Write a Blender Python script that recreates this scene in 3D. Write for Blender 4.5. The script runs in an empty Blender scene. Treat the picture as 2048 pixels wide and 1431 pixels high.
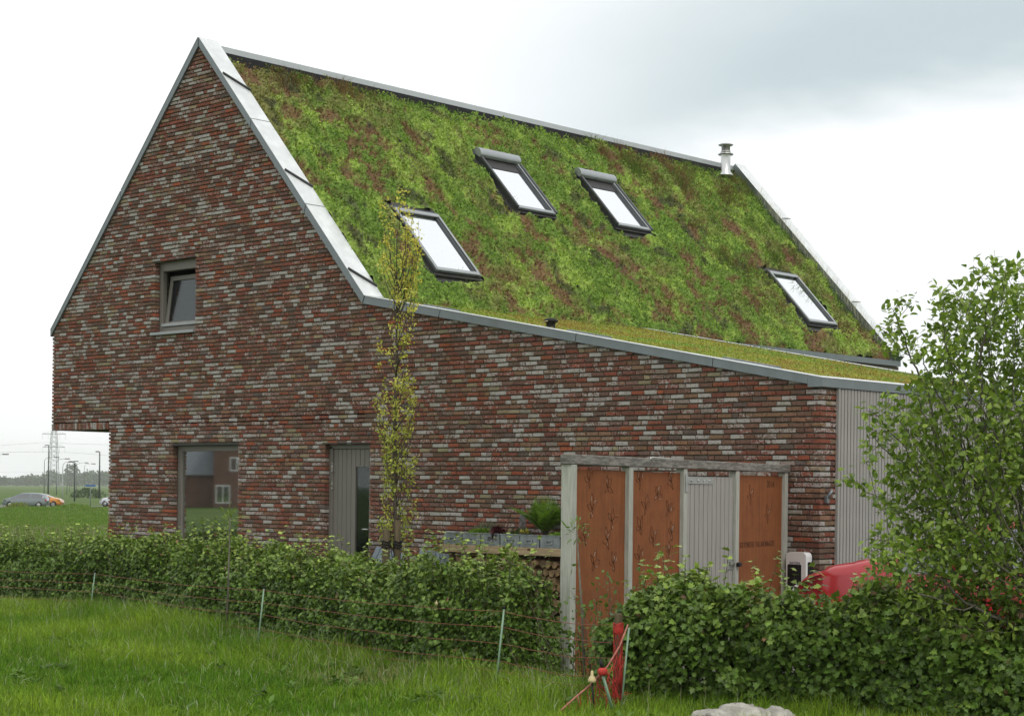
import bpy, math, random
import numpy as np
from mathutils import Vector, Matrix

# ------------------------------------------------------------------ camera, sky, sun, exposure
SC = bpy.context.scene
COL = SC.collection
PHI = math.radians(43.2)
CAM = np.array([11.341, -17.198, 1.70])
ROLL = 0.011
cam_data = bpy.data.cameras.new('camera')
cam_data.sensor_fit = 'HORIZONTAL'
cam_data.sensor_width = 36.0
cam_data.lens = 3571.0 / 2048.0 * 36.0
cam_data.shift_y = (976.0 - 715.5) / 2048.0
cam_data.clip_start = 0.1
cam_data.clip_end = 20000.0
cam = bpy.data.objects.new('camera', cam_data)
COL.objects.link(cam)
cam.matrix_world = (Matrix.Translation(Vector(CAM)) @ Matrix.Rotation(PHI, 4, 'Z')
                    @ Matrix.Rotation(math.pi / 2, 4, 'X') @ Matrix.Rotation(ROLL, 4, 'Z'))
SC.camera = cam

SUN_EL, SUN_AZ = math.radians(52), math.radians(-22)      # azimuth counted from +X towards +Y
sun_dir = Vector((math.cos(SUN_EL) * math.cos(SUN_AZ), math.cos(SUN_EL) * math.sin(SUN_AZ), math.sin(SUN_EL)))
sun_data = bpy.data.lights.new('sun', 'SUN')
sun_data.energy = 1.15
sun_data.angle = math.radians(22)
sun_data.color = (1.0, 0.95, 0.88)
sun = bpy.data.objects.new('sun', sun_data)
COL.objects.link(sun)
sun.rotation_euler = sun_dir.to_track_quat('Z', 'Y').to_euler()

world = bpy.data.worlds.new('World')
SC.world = world
world.use_nodes = True
SC.view_settings.view_transform = 'Standard'
SC.view_settings.look = 'None'
SC.view_settings.gamma = 1.0
SC.view_settings.use_curve_mapping = False
SC.view_settings.exposure = 0.0
SC.cycles.max_bounces = 8
SC.cycles.transparent_max_bounces = 12
SC.cycles.volume_bounces = 3


class NT:
    """Small helper to write node trees."""
    def __init__(self, tree, clear=True):
        self.t = tree
        if clear:
            tree.nodes.clear()

    def n(self, kind, _props=None, **ins):
        nd = self.t.nodes.new(kind)
        for k, v in (_props or {}).items():
            setattr(nd, k, v)
        for k, v in ins.items():
            self.set(nd, k, v)
        return nd

    def set(self, nd, key, v):
        if isinstance(key, str) and key.startswith('i') and key[1:].isdigit():
            sock = nd.inputs[int(key[1:])]
        else:
            sock = nd.inputs[key.replace('_', ' ')]
        if hasattr(v, 'is_output') or isinstance(v, bpy.types.NodeSocket):
            self.t.links.new(v, sock)
        elif isinstance(v, bpy.types.Node):
            self.t.links.new(v.outputs[0], sock)
        else:
            sock.default_value = v

    def math(self, op, a, b=0.0, c=0.0, clamp=False):
        nd = self.t.nodes.new('ShaderNodeMath')
        nd.operation = op
        nd.use_clamp = clamp
        for i, v in enumerate((a, b, c)):
            self.set(nd, 'i%d' % i, v)
        return nd.outputs[0]

    def ramp(self, fac, stops, interp='LINEAR'):
        nd = self.t.nodes.new('ShaderNodeValToRGB')
        self.set(nd, 'i0', fac)
        cr = nd.color_ramp
        cr.interpolation = interp
        while len(cr.elements) < len(stops):
            cr.elements.new(0.5)
        for e, (p, c) in zip(cr.elements, stops):
            e.position = p
            e.color = c if len(c) == 4 else (*c, 1.0)
        return nd.outputs[0]

    def mix(self, fac, a, b, mode='MIX'):
        nd = self.t.nodes.new('ShaderNodeMix')
        nd.data_type = 'RGBA'
        nd.blend_type = mode
        self.set(nd, 'i0', fac)
        for i, v in ((6, a), (7, b)):
            if isinstance(v, tuple) and len(v) == 3:
                v = (*v, 1.0)
            self.set(nd, 'i%d' % i, v)
        return nd.outputs[2]

    def noise(self, vec, scale, detail=3.0, rough=0.55, dist=0.0):
        nd = self.t.nodes.new('ShaderNodeTexNoise')
        if vec is not None:
            self.set(nd, 'Vector', vec)
        nd.inputs['Scale'].default_value = scale
        nd.inputs['Detail'].default_value = detail
        nd.inputs['Roughness'].default_value = rough
        nd.inputs['Distortion'].default_value = dist
        return nd

    def vmath(self, op, a, b=(0, 0, 0), out=0):
        nd = self.t.nodes.new('ShaderNodeVectorMath')
        nd.operation = op
        self.set(nd, 'i0', a)
        self.set(nd, 'i1', b)
        return nd.outputs['Value'] if op in ('DOT_PRODUCT', 'LENGTH') else nd.outputs[0]

    def maprange(self, v, a, b, c=0.0, d=1.0, smooth=True):
        nd = self.t.nodes.new('ShaderNodeMapRange')
        nd.interpolation_type = 'SMOOTHSTEP' if smooth else 'LINEAR'
        self.set(nd, 'i0', v)
        for i, x in enumerate((a, b, c, d)):
            nd.inputs[i + 1].default_value = x
        return nd.outputs[0]


def build_sky():
    t = NT(world.node_tree)
    out = t.n('ShaderNodeOutputWorld')
    bg = t.n('ShaderNodeBackground')
    bg.inputs['Strength'].default_value = 0.10
    sky = t.n('ShaderNodeTexSky')
    sky.sky_type = 'NISHITA'
    sky.sun_disc = False
    sky.sun_elevation = SUN_EL
    sky.sun_rotation = math.pi / 2 - SUN_AZ
    sky.air_density = 1.0
    sky.dust_density = 2.0
    co = t.n('ShaderNodeTexCoord').outputs['Generated']
    # one big layered cloud: a soft bank of grey-blue with a white edge, on an otherwise white overcast
    n1 = t.noise(t.vmath('MULTIPLY', co, (1.0, 1.0, 2.2)), 2.6, 4.0, 0.5, 0.4).outputs[0]
    n2 = t.noise(t.vmath('MULTIPLY', co, (1.0, 1.0, 3.0)), 6.5, 4.0, 0.55, 0.2).outputs[0]
    edge = t.vmath('DOT_PRODUCT', co, tuple(SKY_EDGE))
    edge = t.math('ADD', edge, t.math('MULTIPLY', t.math('SUBTRACT', n2, 0.5), 0.07))
    up = t.maprange(edge, -0.012, 0.045)
    fade = t.maprange(edge, 0.045, 0.21, 1.0, 0.0)
    side = t.maprange(t.vmath('DOT_PRODUCT', co, tuple(SKY_SIDE)), -0.10, 0.16)
    bank = t.math('MULTIPLY', t.math('MULTIPLY', up, fade), side)
    mott = t.maprange(n1, 0.42, 0.76, 0.0, 0.26)
    dark = t.math('MAXIMUM', t.math('MULTIPLY', bank, 0.95), mott)
    cloud = t.mix(dark, (11.6, 11.8, 11.9), (5.9, 6.95, 7.3))
    col = t.mix(0.94, sky.outputs[0], cloud)
    t.set(bg, 'Color', col)
    t.t.links.new(bg.outputs[0], out.inputs[0])


def ray_dir(u, v):
    dx, dy = u - 1024.0, v - 976.0
    a = dx * math.cos(ROLL) + dy * math.sin(ROLL)
    b = -dx * math.sin(ROLL) + dy * math.cos(ROLL)
    R, U = a / 3571.0, -b / 3571.0
    c, s = math.cos(PHI), math.sin(PHI)
    return np.array([R * c - s, R * s + c, U])


def at(u, v, d):
    """World point seen at photo position (u, v), d metres along the view."""
    return CAM + d * ray_dir(u, v)


_e = np.cross(ray_dir(1300, 395), ray_dir(2040, 205))
SKY_EDGE = _e / np.linalg.norm(_e)
if SKY_EDGE[2] < 0:
    SKY_EDGE = -SKY_EDGE
SKY_SIDE = np.array([math.cos(PHI), math.sin(PHI), 0.0])
build_sky()

# ------------------------------------------------------------------ helpers
rng = np.random.default_rng(11)
random.seed(11)
R = math.radians


def link(o, parent=None):
    COL.objects.link(o)
    if parent is not None:
        o.parent = parent
    return o


def tag(o, label=None, cat=None, group=None, kind=None):
    if label: o['label'] = label
    if cat: o['category'] = cat
    if group: o['group'] = group
    if kind: o['kind'] = kind
    return o


def thing(name, label, cat, loc=(0, 0, 0), rotz=0.0, group=None):
    o = bpy.data.objects.new(name, None)
    o.empty_display_size = 0.2
    link(o)
    o.location = loc
    o.rotation_euler = (0, 0, rotz)
    return tag(o, label, cat, group)


def mesh_np(name, verts, faces, mat=None, parent=None, col=None, smooth=False):
    """verts (n,3), faces (m,k) arrays -> one mesh object; col (n,4) point colours."""
    me = bpy.data.meshes.new(name)
    verts = np.ascontiguousarray(verts, dtype=np.float32)
    faces = np.ascontiguousarray(faces, dtype=np.int32)
    m, k = faces.shape
    me.vertices.add(len(verts))
    me.vertices.foreach_set('co', verts.ravel())
    me.loops.add(m * k)
    me.loops.foreach_set('vertex_index', faces.ravel())
    me.polygons.add(m)
    me.polygons.foreach_set('loop_start', np.arange(0, m * k, k, dtype=np.int32))
    me.polygons.foreach_set('loop_total', np.full(m, k, dtype=np.int32))
    me.polygons.foreach_set('use_smooth', np.full(m, bool(smooth)))
    if col is not None:
        a = me.attributes.new('col', 'FLOAT_COLOR', 'POINT')
        a.data.foreach_set('color', np.ascontiguousarray(col, dtype=np.float32).ravel())
    me.update(calc_edges=True)
    me.validate()
    if mat: me.materials.append(mat)
    o = bpy.data.objects.new(name, me)
    return link(o, parent)


class MB:
    """Collects simple solids into one mesh."""
    def __init__(self):
        self.v, self.f, self.sm = [], [], []

    def add(self, verts, faces, smooth=False):
        b = len(self.v)
        self.v += [tuple(map(float, p)) for p in verts]
        self.f += [tuple(b + i for i in f) for f in faces]
        self.sm += [smooth] * len(faces)
        return self

    def box(self, x0, x1, y0, y1, z0, z1, bev=0.0, M=None):
        if bev > 0:
            b = min(bev, (x1 - x0) * .45, (y1 - y0) * .45, (z1 - z0) * .45)
            X, Y, Z = (x0, x1), (y0, y1), (z0, z1)
            vs, idx = [], {}
            for i in (0, 1):
                for j in (0, 1):
                    for k in (0, 1):
                        si, sj, sk = (1 - 2 * i) * b, (1 - 2 * j) * b, (1 - 2 * k) * b
                        for ax, p in enumerate(((X[i], Y[j] + sj, Z[k] + sk), (X[i] + si, Y[j], Z[k] + sk), (X[i] + si, Y[j] + sj, Z[k]))):
                            idx[i, j, k, ax] = len(vs)
                            vs.append(p)
            fs = []
            for ax in range(3):
                for s in (0, 1):
                    q = []
                    for a, c in ((0, 0), (1, 0), (1, 1), (0, 1)):
                        key = [0, 0, 0]
                        o = [d for d in range(3) if d != ax]
                        key[ax] = s
                        key[o[0]], key[o[1]] = a, c
                        q.append(idx[(*key, ax)])
                    fs.append(q)
            for ax in range(3):                     # edge bevels along axis ax
                o = [d for d in range(3) if d != ax]
                for a in (0, 1):
                    for c in (0, 1):
                        k0, k1 = [0, 0, 0], [0, 0, 0]
                        k1[ax] = 1
                        for kk in (k0, k1):
                            kk[o[0]], kk[o[1]] = a, c
                        fs.append([idx[(*k0, o[0])], idx[(*k1, o[0])], idx[(*k1, o[1])], idx[(*k0, o[1])]])
            for i in (0, 1):
                for j in (0, 1):
                    for k in (0, 1):
                        fs.append([idx[i, j, k, a] for a in range(3)])
        else:
            vs = [(x, y, z) for z in (z0, z1) for x, y in ((x0, y0), (x1, y0), (x1, y1), (x0, y1))]
            fs = [(3, 2, 1, 0), (4, 5, 6, 7), (0, 1, 5, 4), (1, 2, 6, 5), (2, 3, 7, 6), (3, 0, 4, 7)]
        if M is not None:
            vs = [tuple(M @ Vector(p)) for p in vs]
        return self.add(vs, fs)

    def prism_y(self, poly, y0, y1):
        """poly: (x,z) outline, extruded along y."""
        n = len(poly)
        vs = [(x, y0, z) for x, z in poly] + [(x, y1, z) for x, z in poly]
        fs = [tuple(range(n)), tuple(range(2 * n - 1, n - 1, -1))]
        fs += [(i, n + i, n + (i + 1) % n, (i + 1) % n) for i in range(n)]
        return self.add(vs, fs)

    def prism_x(self, poly, x0, x1):
        n = len(poly)
        vs = [(x0, y, z) for y, z in poly] + [(x1, y, z) for y, z in poly]
        fs = [tuple(range(n)), tuple(range(2 * n - 1, n - 1, -1))]
        fs += [(i, n + i, n + (i + 1) % n, (i + 1) % n) for i in range(n)]
        return self.add(vs, fs)

    def prism_z(self, poly, z0, z1):
        n = len(poly)
        vs = [(x, y, z0) for x, y in poly] + [(x, y, z1) for x, y in poly]
        fs = [tuple(range(n)), tuple(range(2 * n - 1, n - 1, -1))]
        fs += [(i, n + i, n + (i + 1) % n, (i + 1) % n) for i in range(n)]
        return self.add(vs, fs)

    def tube(self, path, rad, n=6, caps=True):
        path = [Vector(p) for p in path]
        m = len(path)
        if not hasattr(rad, '__len__'): rad = [rad] * m
        vs, fs = [], []
        prev = None
        for i, p in enumerate(path):
            d = (path[min(i + 1, m - 1)] - path[max(i - 1, 0)])
            d = d.normalized() if d.length > 1e-9 else Vector((0, 0, 1))
            a = prev - d * prev.dot(d) if prev is not None else (Vector((1, 0, 0)) if abs(d.x) < .8 else Vector((0, 1, 0))).cross(d)
            if a.length < 1e-6: a = Vector((0, 0, 1)).cross(d)
            a.normalize()
            prev = a
            b = d.cross(a)
            for k in range(n):
                t = 2 * math.pi * k / n
                vs.append(p + (a * math.cos(t) + b * math.sin(t)) * rad[i])
        for i in range(m - 1):
            for k in range(n):
                fs.append((i * n + k, i * n + (k + 1) % n, (i + 1) * n + (k + 1) % n, (i + 1) * n + k))
        self.add(vs, fs, True)
        if caps:
            b = len(self.v) - len(vs)
            self.f += [tuple(b + k for k in range(n - 1, -1, -1)), tuple(b + (m - 1) * n + k for k in range(n))]
            self.sm += [False, False]
        return self

    def lathe(self, c, prof, n=20, axis='z', smooth=True):
        """prof: (r, h) pairs."""
        vs, fs = [], []
        for r, h in prof:
            for k in range(n):
                t = 2 * math.pi * k / n
                p = (r * math.cos(t), r * math.sin(t), h)
                if axis == 'y': p = (p[0], p[2], p[1])
                if axis == 'x': p = (p[2], p[0], p[1])
                vs.append((c[0] + p[0], c[1] + p[1], c[2] + p[2]))
        for i in range(len(prof) - 1):
            for k in range(n):
                fs.append((i * n + k, i * n + (k + 1) % n, (i + 1) * n + (k + 1) % n, (i + 1) * n + k))
        self.add(vs, fs, smooth)
        b = len(self.v) - len(vs)
        self.f += [tuple(b + k for k in range(n - 1, -1, -1)), tuple(b + (len(prof) - 1) * n + k for k in range(n))]
        self.sm += [False, False]
        return self

    def xform(self, M):
        self.v = [tuple(M @ Vector(p)) for p in self.v]
        return self

    def build(self, name, mat=None, parent=None, fix=True):
        me = bpy.data.meshes.new(name)
        me.from_pydata(self.v, [], self.f)
        me.polygons.foreach_set('use_smooth', self.sm)
        me.update()
        if fix:
            import bmesh
            bm = bmesh.new()
            bm.from_mesh(me)
            bmesh.ops.recalc_face_normals(bm, faces=bm.faces)
            bm.to_mesh(me)
            bm.free()
        if mat: me.materials.append(mat)
        o = bpy.data.objects.new(name, me)
        return link(o, parent)


def hash2(i, j, seed):
    h = (i * 374761393 + j * 668265263 + seed * 1274126177) & 0xFFFFFFFF
    h = ((h ^ (h >> 13)) * 1274126177) & 0xFFFFFFFF
    return ((h ^ (h >> 16)) & 0xFFFF) / 65535.0


def vnoise(x, y, seed=0):
    x, y = np.asarray(x, float), np.asarray(y, float)
    i, j = np.floor(x).astype(np.int64), np.floor(y).astype(np.int64)
    fx, fy = x - i, y - j
    fx, fy = fx * fx * (3 - 2 * fx), fy * fy * (3 - 2 * fy)
    a, b = hash2(i, j, seed), hash2(i + 1, j, seed)
    c, d = hash2(i, j + 1, seed), hash2(i + 1, j + 1, seed)
    return (a * (1 - fx) + b * fx) * (1 - fy) + (c * (1 - fx) + d * fx) * fy


def fbm(x, y, seed=0, octs=4, gain=0.5):
    s, a, t = 0.0, 1.0, 0.0
    for o in range(octs):
        s = s + a * vnoise(x * 2 ** o + 17.3 * o, y * 2 ** o - 9.1 * o, seed + o)
        t += a
        a *= gain
    return s / t


def unit(a):
    return a / np.maximum(np.linalg.norm(a, axis=-1, keepdims=True), 1e-9)


# leaf outlines in the leaf plane: base at the origin, tip along +x
LEAF_MAPLE = np.array([(0, 0), (.10, -.30), (.30, -.46), (.40, -.25), (.66, -.40), (.70, -.14), (1.0, 0), (.70, .14), (.66, .40), (.40, .25), (.30, .46), (.10, .30)])
LEAF_LOBED = np.array([(0, 0), (.22, -.42), (.45, -.22), (.68, -.38), (1.0, 0), (.68, .38), (.45, .22), (.22, .42)])
LEAF_OVATE = np.array([(0, 0), (.30, -.27), (.65, -.25), (1.0, 0), (.65, .25), (.30, .27)])
LEAF_OAK = np.array([(0, 0), (.28, -.12), (.38, -.30), (.52, -.16), (.72, -.30), (1.0, 0), (.72, .30), (.52, .16), (.38, .30), (.28, .12)])
LEAF_NARROW = np.array([(0, 0), (.35, -.11), (.7, -.09), (1.0, 0), (.7, .09), (.35, .11)])


def leaf_mesh(name, pos, dirs, nrm, size, col, outline, mat, parent=None, fold=0.25):
    """One mesh of flat-to-folded leaves; all arrays are per leaf."""
    n, k = len(pos), len(outline)
    d = unit(dirs)
    z = unit(nrm - d * np.sum(nrm * d, axis=1, keepdims=True))
    y = np.cross(z, d)
    ox, oy = outline[:, 0], outline[:, 1]
    oz = np.abs(oy) * fold - 0.12 * ox * ox
    V = (pos[:, None, :] + size[:, None, None] * (d[:, None, :] * ox[None, :, None] + y[:, None, :] * oy[None, :, None] + z[:, None, :] * oz[None, :, None]))
    F = np.arange(n * k).reshape(n, k)
    C = np.repeat(np.concatenate([col, np.ones((n, 1))], 1), k, axis=0)
    return mesh_np(name, V.reshape(-1, 3), F, mat, parent, C)


def blades(name, base, h, w, lean, col, mat, parent=None):
    """Grass blades: 5 points, 3 triangles each."""
    n = len(base)
    ang = rng.uniform(0, 2 * np.pi, n)
    side = np.stack([np.cos(ang), np.sin(ang), np.zeros(n)], 1) * w[:, None]
    la = rng.uniform(0, 2 * np.pi, n)
    ld = np.stack([np.cos(la), np.sin(la), np.zeros(n)], 1) * (lean * h)[:, None]
    up = np.zeros((n, 3)); up[:, 2] = h
    mid = base + up * .55 + ld * .3
    tip = base + up * (1 - .25 * np.minimum(lean, 1.2))[:, None] + ld
    V = np.stack([base - side, base + side, mid - side * .75, mid + side * .75, tip], 1).reshape(-1, 3)
    b = (np.arange(n) * 5)[:, None]
    F = np.concatenate([b + np.array([[0, 1, 3]]), b + np.array([[0, 3, 2]]), b + np.array([[2, 3, 4]])], 0)
    C = np.repeat(np.concatenate([col, np.ones((n, 1))], 1), 5, axis=0)
    return mesh_np(name, V, F, mat, parent, C)


# ------------------------------------------------------------------ materials
MATS = {}


def mat_new(name):
    m = bpy.data.materials.new(name)
    m.use_nodes = True
    t = NT(m.node_tree)
    out = t.n('ShaderNodeOutputMaterial')
    MATS[name] = m
    return m, t, out


def plain(name, c, rough=0.6, metal=0.0, spec=0.4, var=0.25, scale=6.0, stretch=(1, 1, 1), bump=0.0, bscale=40.0, dark=None):
    """Principled with a gentle noise in colour and roughness, in object space."""
    m, t, out = mat_new(name)
    co = t.n('ShaderNodeTexCoord').outputs['Object']
    v = t.vmath('MULTIPLY', co, stretch)
    nz = t.noise(v, scale, 5.0, 0.6).outputs[0]
    f = t.maprange(nz, 0.3, 0.72)
    c2 = dark if dark else tuple(x * (1 - var) for x in c)
    colr = t.mix(f, c2, tuple(min(1, x * (1 + var * .6)) for x in c))
    b = t.n('ShaderNodeBsdfPrincipled')
    t.set(b, 'Base Color', colr)
    t.set(b, 'Roughness', t.maprange(nz, 0.3, 0.7, max(.05, rough - .08), min(1, rough + .08)))
    t.set(b, 'Metallic', metal)
    t.set(b, 'Specular IOR Level', spec)
    if bump:
        bn = t.noise(v, bscale, 4.0, 0.6).outputs[0]
        bp = t.n('ShaderNodeBump')
        bp.inputs['Strength'].default_value = bump
        bp.inputs['Distance'].default_value = 0.01
        t.set(bp, 'Height', bn)
        t.set(b, 'Normal', bp)
    t.t.links.new(b.outputs[0], out.inputs[0])
    return m


def leafmat(name, rough=0.45, trans=0.3, spec=0.35, tint=(1.25, 1.35, .6)):
    m, t, out = mat_new(name)
    at_ = t.n('ShaderNodeAttribute', {'attribute_name': 'col'}).outputs['Color']
    geo = t.n('ShaderNodeNewGeometry')
    nz = t.noise(geo.outputs['Position'], 35.0, 2.0).outputs[0]
    c = t.mix(1.0, at_, t.ramp(nz, [(0.3, (.82, .82, .82)), (0.7, (1.12, 1.12, 1.12))]), 'MULTIPLY')
    b = t.n('ShaderNodeBsdfPrincipled')
    t.set(b, 'Base Color', c)
    t.set(b, 'Roughness', rough)
    t.set(b, 'Specular IOR Level', spec)
    tr = t.n('ShaderNodeBsdfTranslucent')
    t.set(tr, 'Color', t.mix(1.0, c, (*tint, 1), 'MULTIPLY'))
    mx = t.n('ShaderNodeMixShader')
    mx.inputs[0].default_value = trans
    t.t.links.new(b.outputs[0], mx.inputs[1])
    t.t.links.new(tr.outputs[0], mx.inputs[2])
    t.t.links.new(mx.outputs[0], out.inputs[0])
    return m


def brickmat():
    m, t, out = mat_new('brick')
    a = t.n('ShaderNodeAttribute', {'attribute_name': 'col'})
    pos = t.n('ShaderNodeNewGeometry').outputs['Position']
    n1 = t.noise(pos, 34.0, 4.0, 0.65).outputs[0]
    n2 = t.noise(t.vmath('ADD', pos, (3.7, 1.9, 8.3)), 34.0, 5.0, 0.75, 0.8).outputs[0]
    n3 = t.noise(pos, 90.0, 3.0, 0.6).outputs[0]
    body = t.mix(1.0, a.outputs['Color'], t.ramp(n1, [(0.28, (.55, .55, .57)), (0.5, (1, 1, 1)), (0.75, (1.3, 1.22, 1.18))]), 'MULTIPLY')
    body = t.mix(1.0, body, t.ramp(n3, [(0.3, (.75, .75, .75)), (0.7, (1.18, 1.18, 1.18))]), 'MULTIPLY')
    thr = t.math('SUBTRACT', t.math('ADD', n2, t.math('MULTIPLY', a.outputs['Alpha'], 0.40)), 0.770)
    lime = t.maprange(thr, -0.01, 0.09)
    limec = t.mix(n3, (.27, .255, .228), (.46, .44, .41))
    c = t.mix(lime, body, limec)
    b = t.n('ShaderNodeBsdfPrincipled')
    t.set(b, 'Base Color', c)
    t.set(b, 'Roughness', 0.9)
    t.set(b, 'Specular IOR Level', 0.15)
    bp = t.n('ShaderNodeBump')
    bp.inputs['Strength'].default_value = 0.6
    bp.inputs['Distance'].default_value = 0.006
    t.set(bp, 'Height', n1)
    t.set(b, 'Normal', bp)
    t.t.links.new(b.outputs[0], out.inputs[0])
    return m


def attrmat(name, rough=0.85, spec=0.2, nscale=30.0, bump=0.0):
    m, t, out = mat_new(name)
    a = t.n('ShaderNodeAttribute', {'attribute_name': 'col'}).outputs['Color']
    pos = t.n('ShaderNodeNewGeometry').outputs['Position']
    nz = t.noise(pos, nscale, 4.0, .65).outputs[0]
    c = t.mix(1.0, a, t.ramp(nz, [(.3, (.6, .6, .6)), (.7, (1.3, 1.3, 1.3))]), 'MULTIPLY')
    b = t.n('ShaderNodeBsdfPrincipled')
    t.set(b, 'Base Color', c)
    t.set(b, 'Roughness', rough)
    t.set(b, 'Specular IOR Level', spec)
    if bump:
        bp = t.n('ShaderNodeBump')
        bp.inputs['Strength'].default_value = bump
        bp.inputs['Distance'].default_value = 0.02
        t.set(bp, 'Height', nz)
        t.set(b, 'Normal', bp)
    t.t.links.new(b.outputs[0], out.inputs[0])
    return m


def glassmat(name, refl=0.25, tint=(.75, .82, .82), dark=(.012, .014, .014), see=0.6, k=1.0):
    """Window pane: mirror-like part by angle, the rest partly clear and partly dark."""
    m, t, out = mat_new(name)
    fr = t.n('ShaderNodeFresnel')
    fr.inputs['IOR'].default_value = 1.5
    fac = t.math('ADD', t.math('MULTIPLY', fr.outputs[0], k * (1 - refl)), refl, clamp=True)
    gl = t.n('ShaderNodeBsdfGlossy')
    t.set(gl, 'Color', (.95, .97, .98, 1))
    t.set(gl, 'Roughness', 0.02)
    tr = t.n('ShaderNodeBsdfTransparent')
    t.set(tr, 'Color', (*tint, 1))
    df = t.n('ShaderNodeBsdfDiffuse')
    t.set(df, 'Color', (*dark, 1))
    m1 = t.n('ShaderNodeMixShader')
    m1.inputs[0].default_value = see
    t.t.links.new(df.outputs[0], m1.inputs[1])
    t.t.links.new(tr.outputs[0], m1.inputs[2])
    m2 = t.n('ShaderNodeMixShader')
    t.set(m2, 'i0', fac)
    t.t.links.new(m1.outputs[0], m2.inputs[1])
    t.t.links.new(gl.outputs[0], m2.inputs[2])
    t.t.links.new(m2.outputs[0], out.inputs[0])
    return m


M_BRICK = brickmat()
M_MORTAR = plain('mortar', (.125, .108, .080), .95, spec=.1, var=.35, scale=14)
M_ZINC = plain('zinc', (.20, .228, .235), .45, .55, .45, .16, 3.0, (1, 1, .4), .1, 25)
M_ZINC_SKYLIT = plain('zinc_skylit', (.74, .76, .755), .42, .35, .5, .12, 4.0, (1, 1, 1), .1, 25)  # pale copy of the zinc, with the sky's brightness put into the colour
M_RIDGE = plain('zinc_ridge', (.50, .525, .535), .45, .4, .5, .08, 3.0)
M_ZINC_DARK = plain('zinc_dark', (.05, .053, .055), .5, .3, .4, .15, 4)
M_FRAME = plain('frame_paint', (.175, .162, .138), .5, 0, .4, .12, 5, (1, 1, .15), .1, 60)
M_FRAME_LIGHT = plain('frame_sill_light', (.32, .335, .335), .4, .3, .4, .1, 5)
M_ALU = plain('skylight_aluminium', (.07, .074, .078), .38, .5, .5, .1, 6)
M_ALU_LIGHT = plain('skylight_aluminium_edge', (.36, .38, .39), .42, .5, .5, .1, 6)
M_FLASH = plain('flashing', (.055, .053, .052), .5, .4, .4, .2, 8)
M_GLASS = glassmat('window_glass', .55, see=.35, tint=(.6, .66, .66))
M_GLASS_DULL = glassmat('window_glass_dull', .035, see=.45, k=.35)
M_SKYGLASS = glassmat('skylight_glass', .9, see=.3)
M_SLAT = plain('slat_timber', (.335, .325, .30), .75, 0, .2, .14, 7, (8, 8, .35), .15, 30)
M_BLACK = plain('black', (.012, .012, .013), .6, 0, .3, .2, 6)
M_POST = plain('grey_timber', (.42, .43, .375), .8, 0, .2, .22, 9, (6, 6, .5), .3, 30)
M_BEAM = plain('weathered_beam', (.225, .215, .19), .85, 0, .15, .5, 10, (.8, .8, 5), .5, 24)
M_WOOD = plain('pale_timber', (.36, .27, .165), .75, 0, .2, .22, 8, (.7, 6, 6), .2, 30)
M_WOODPOST = plain('brown_timber', (.105, .083, .048), .85, 0, .15, .4, 9, (5, 5, .5), .4, 30)
M_STEEL = plain('galvanised', (.42, .42, .41), .4, .8, .5, .2, 12)
M_INOX = plain('stainless', (.62, .62, .60), .28, .95, .5, .1, 8)
M_WHITE = plain('white_plastic', (.72, .72, .71), .35, 0, .5, .04, 5)
M_GREY_INT = plain('interior_plaster', (.30, .29, .27), .9, 0, .1, .1, 3)
M_GREENROD = plain('green_fibreglass', (.23, .36, .24), .45, 0, .4, .15, 9)
M_RED_NET = plain('red_net', (.50, .045, .035), .6, 0, .3, .25, 20)
M_STRAND = plain('orange_strand', (.25, .085, .055), .6, 0, .3, .3, 12)
M_CREAM = plain('cream_cap', (.56, .46, .24), .5, 0, .4, .1, 12)
M_BARK = plain('bark', (.105, .088, .068), .9, 0, .1, .4, 14, (4, 4, 1), .5, 40)
M_BARK_GREY = plain('grey_bark', (.16, .145, .115), .9, 0, .1, .35, 14, (4, 4, 1), .5, 40)
M_LEAF = leafmat('leaf', .42, .28, .35)
M_LEAF_HEDGE = leafmat('hedge_leaf', .42, .16, .32)
M_LEAF_SOFT = leafmat('leaf_soft', .55, .35, .25)
M_SEDUM = attrmat('sedum', .8, .2, 26.0, .5)
M_GRASS = leafmat('grass_blade', .5, .3, .16, (1.1, 1.2, .5))
M_STONE = plain('pale_stone', (.42, .40, .355), .9, 0, .15, .4, 6, (1, 1, 1), .9, 14)
M_ZBOX = plain('zinc_box', (.26, .29, .295), .45, .6, .4, .25, 9, (1, 1, 1), .2, 30)
M_SOIL = plain('soil', (.045, .033, .024), .95, 0, .1, .4, 12, (1, 1, 1), .6, 30)
M_BLUEGREY = plain('blue_grey_board', (.17, .205, .235), .7, 0, .25, .18, 8, (5, 5, .6), .2, 30)
M_TYRE = plain('tyre', (.02, .02, .02), .8, 0, .2, .2, 12)
M_CARGLASS = glassmat('car_glass', .16, (.35, .42, .42), (.010, .013, .014), 0.0)


def corten():
    m, t, out = mat_new('corten')
    co = t.n('ShaderNodeTexCoord').outputs['Object']
    n1 = t.noise(co, 5.0, 5.0, .6).outputs[0]
    n2 = t.noise(t.vmath('MULTIPLY', co, (14, 14, .55)), 2.0, 4.0, .6).outputs[0]
    n3 = t.noise(co, 70.0, 3.0, .6).outputs[0]
    f = t.math('ADD', t.math('MULTIPLY', n1, .45), t.math('MULTIPLY', n2, .55))
    c = t.ramp(f, [(.32, (.155, .052, .020)), (.5, (.225, .078, .027)), (.7, (.28, .102, .036))])
    c = t.mix(1.0, c, t.ramp(n3, [(.3, (.86, .86, .86)), (.7, (1.1, 1.1, 1.1))]), 'MULTIPLY')
    b = t.n('ShaderNodeBsdfPrincipled')
    t.set(b, 'Base Color', c)
    t.set(b, 'Roughness', .8)
    t.set(b, 'Specular IOR Level', .2)
    t.t.links.new(b.outputs[0], out.inputs[0])
    return m


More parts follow.
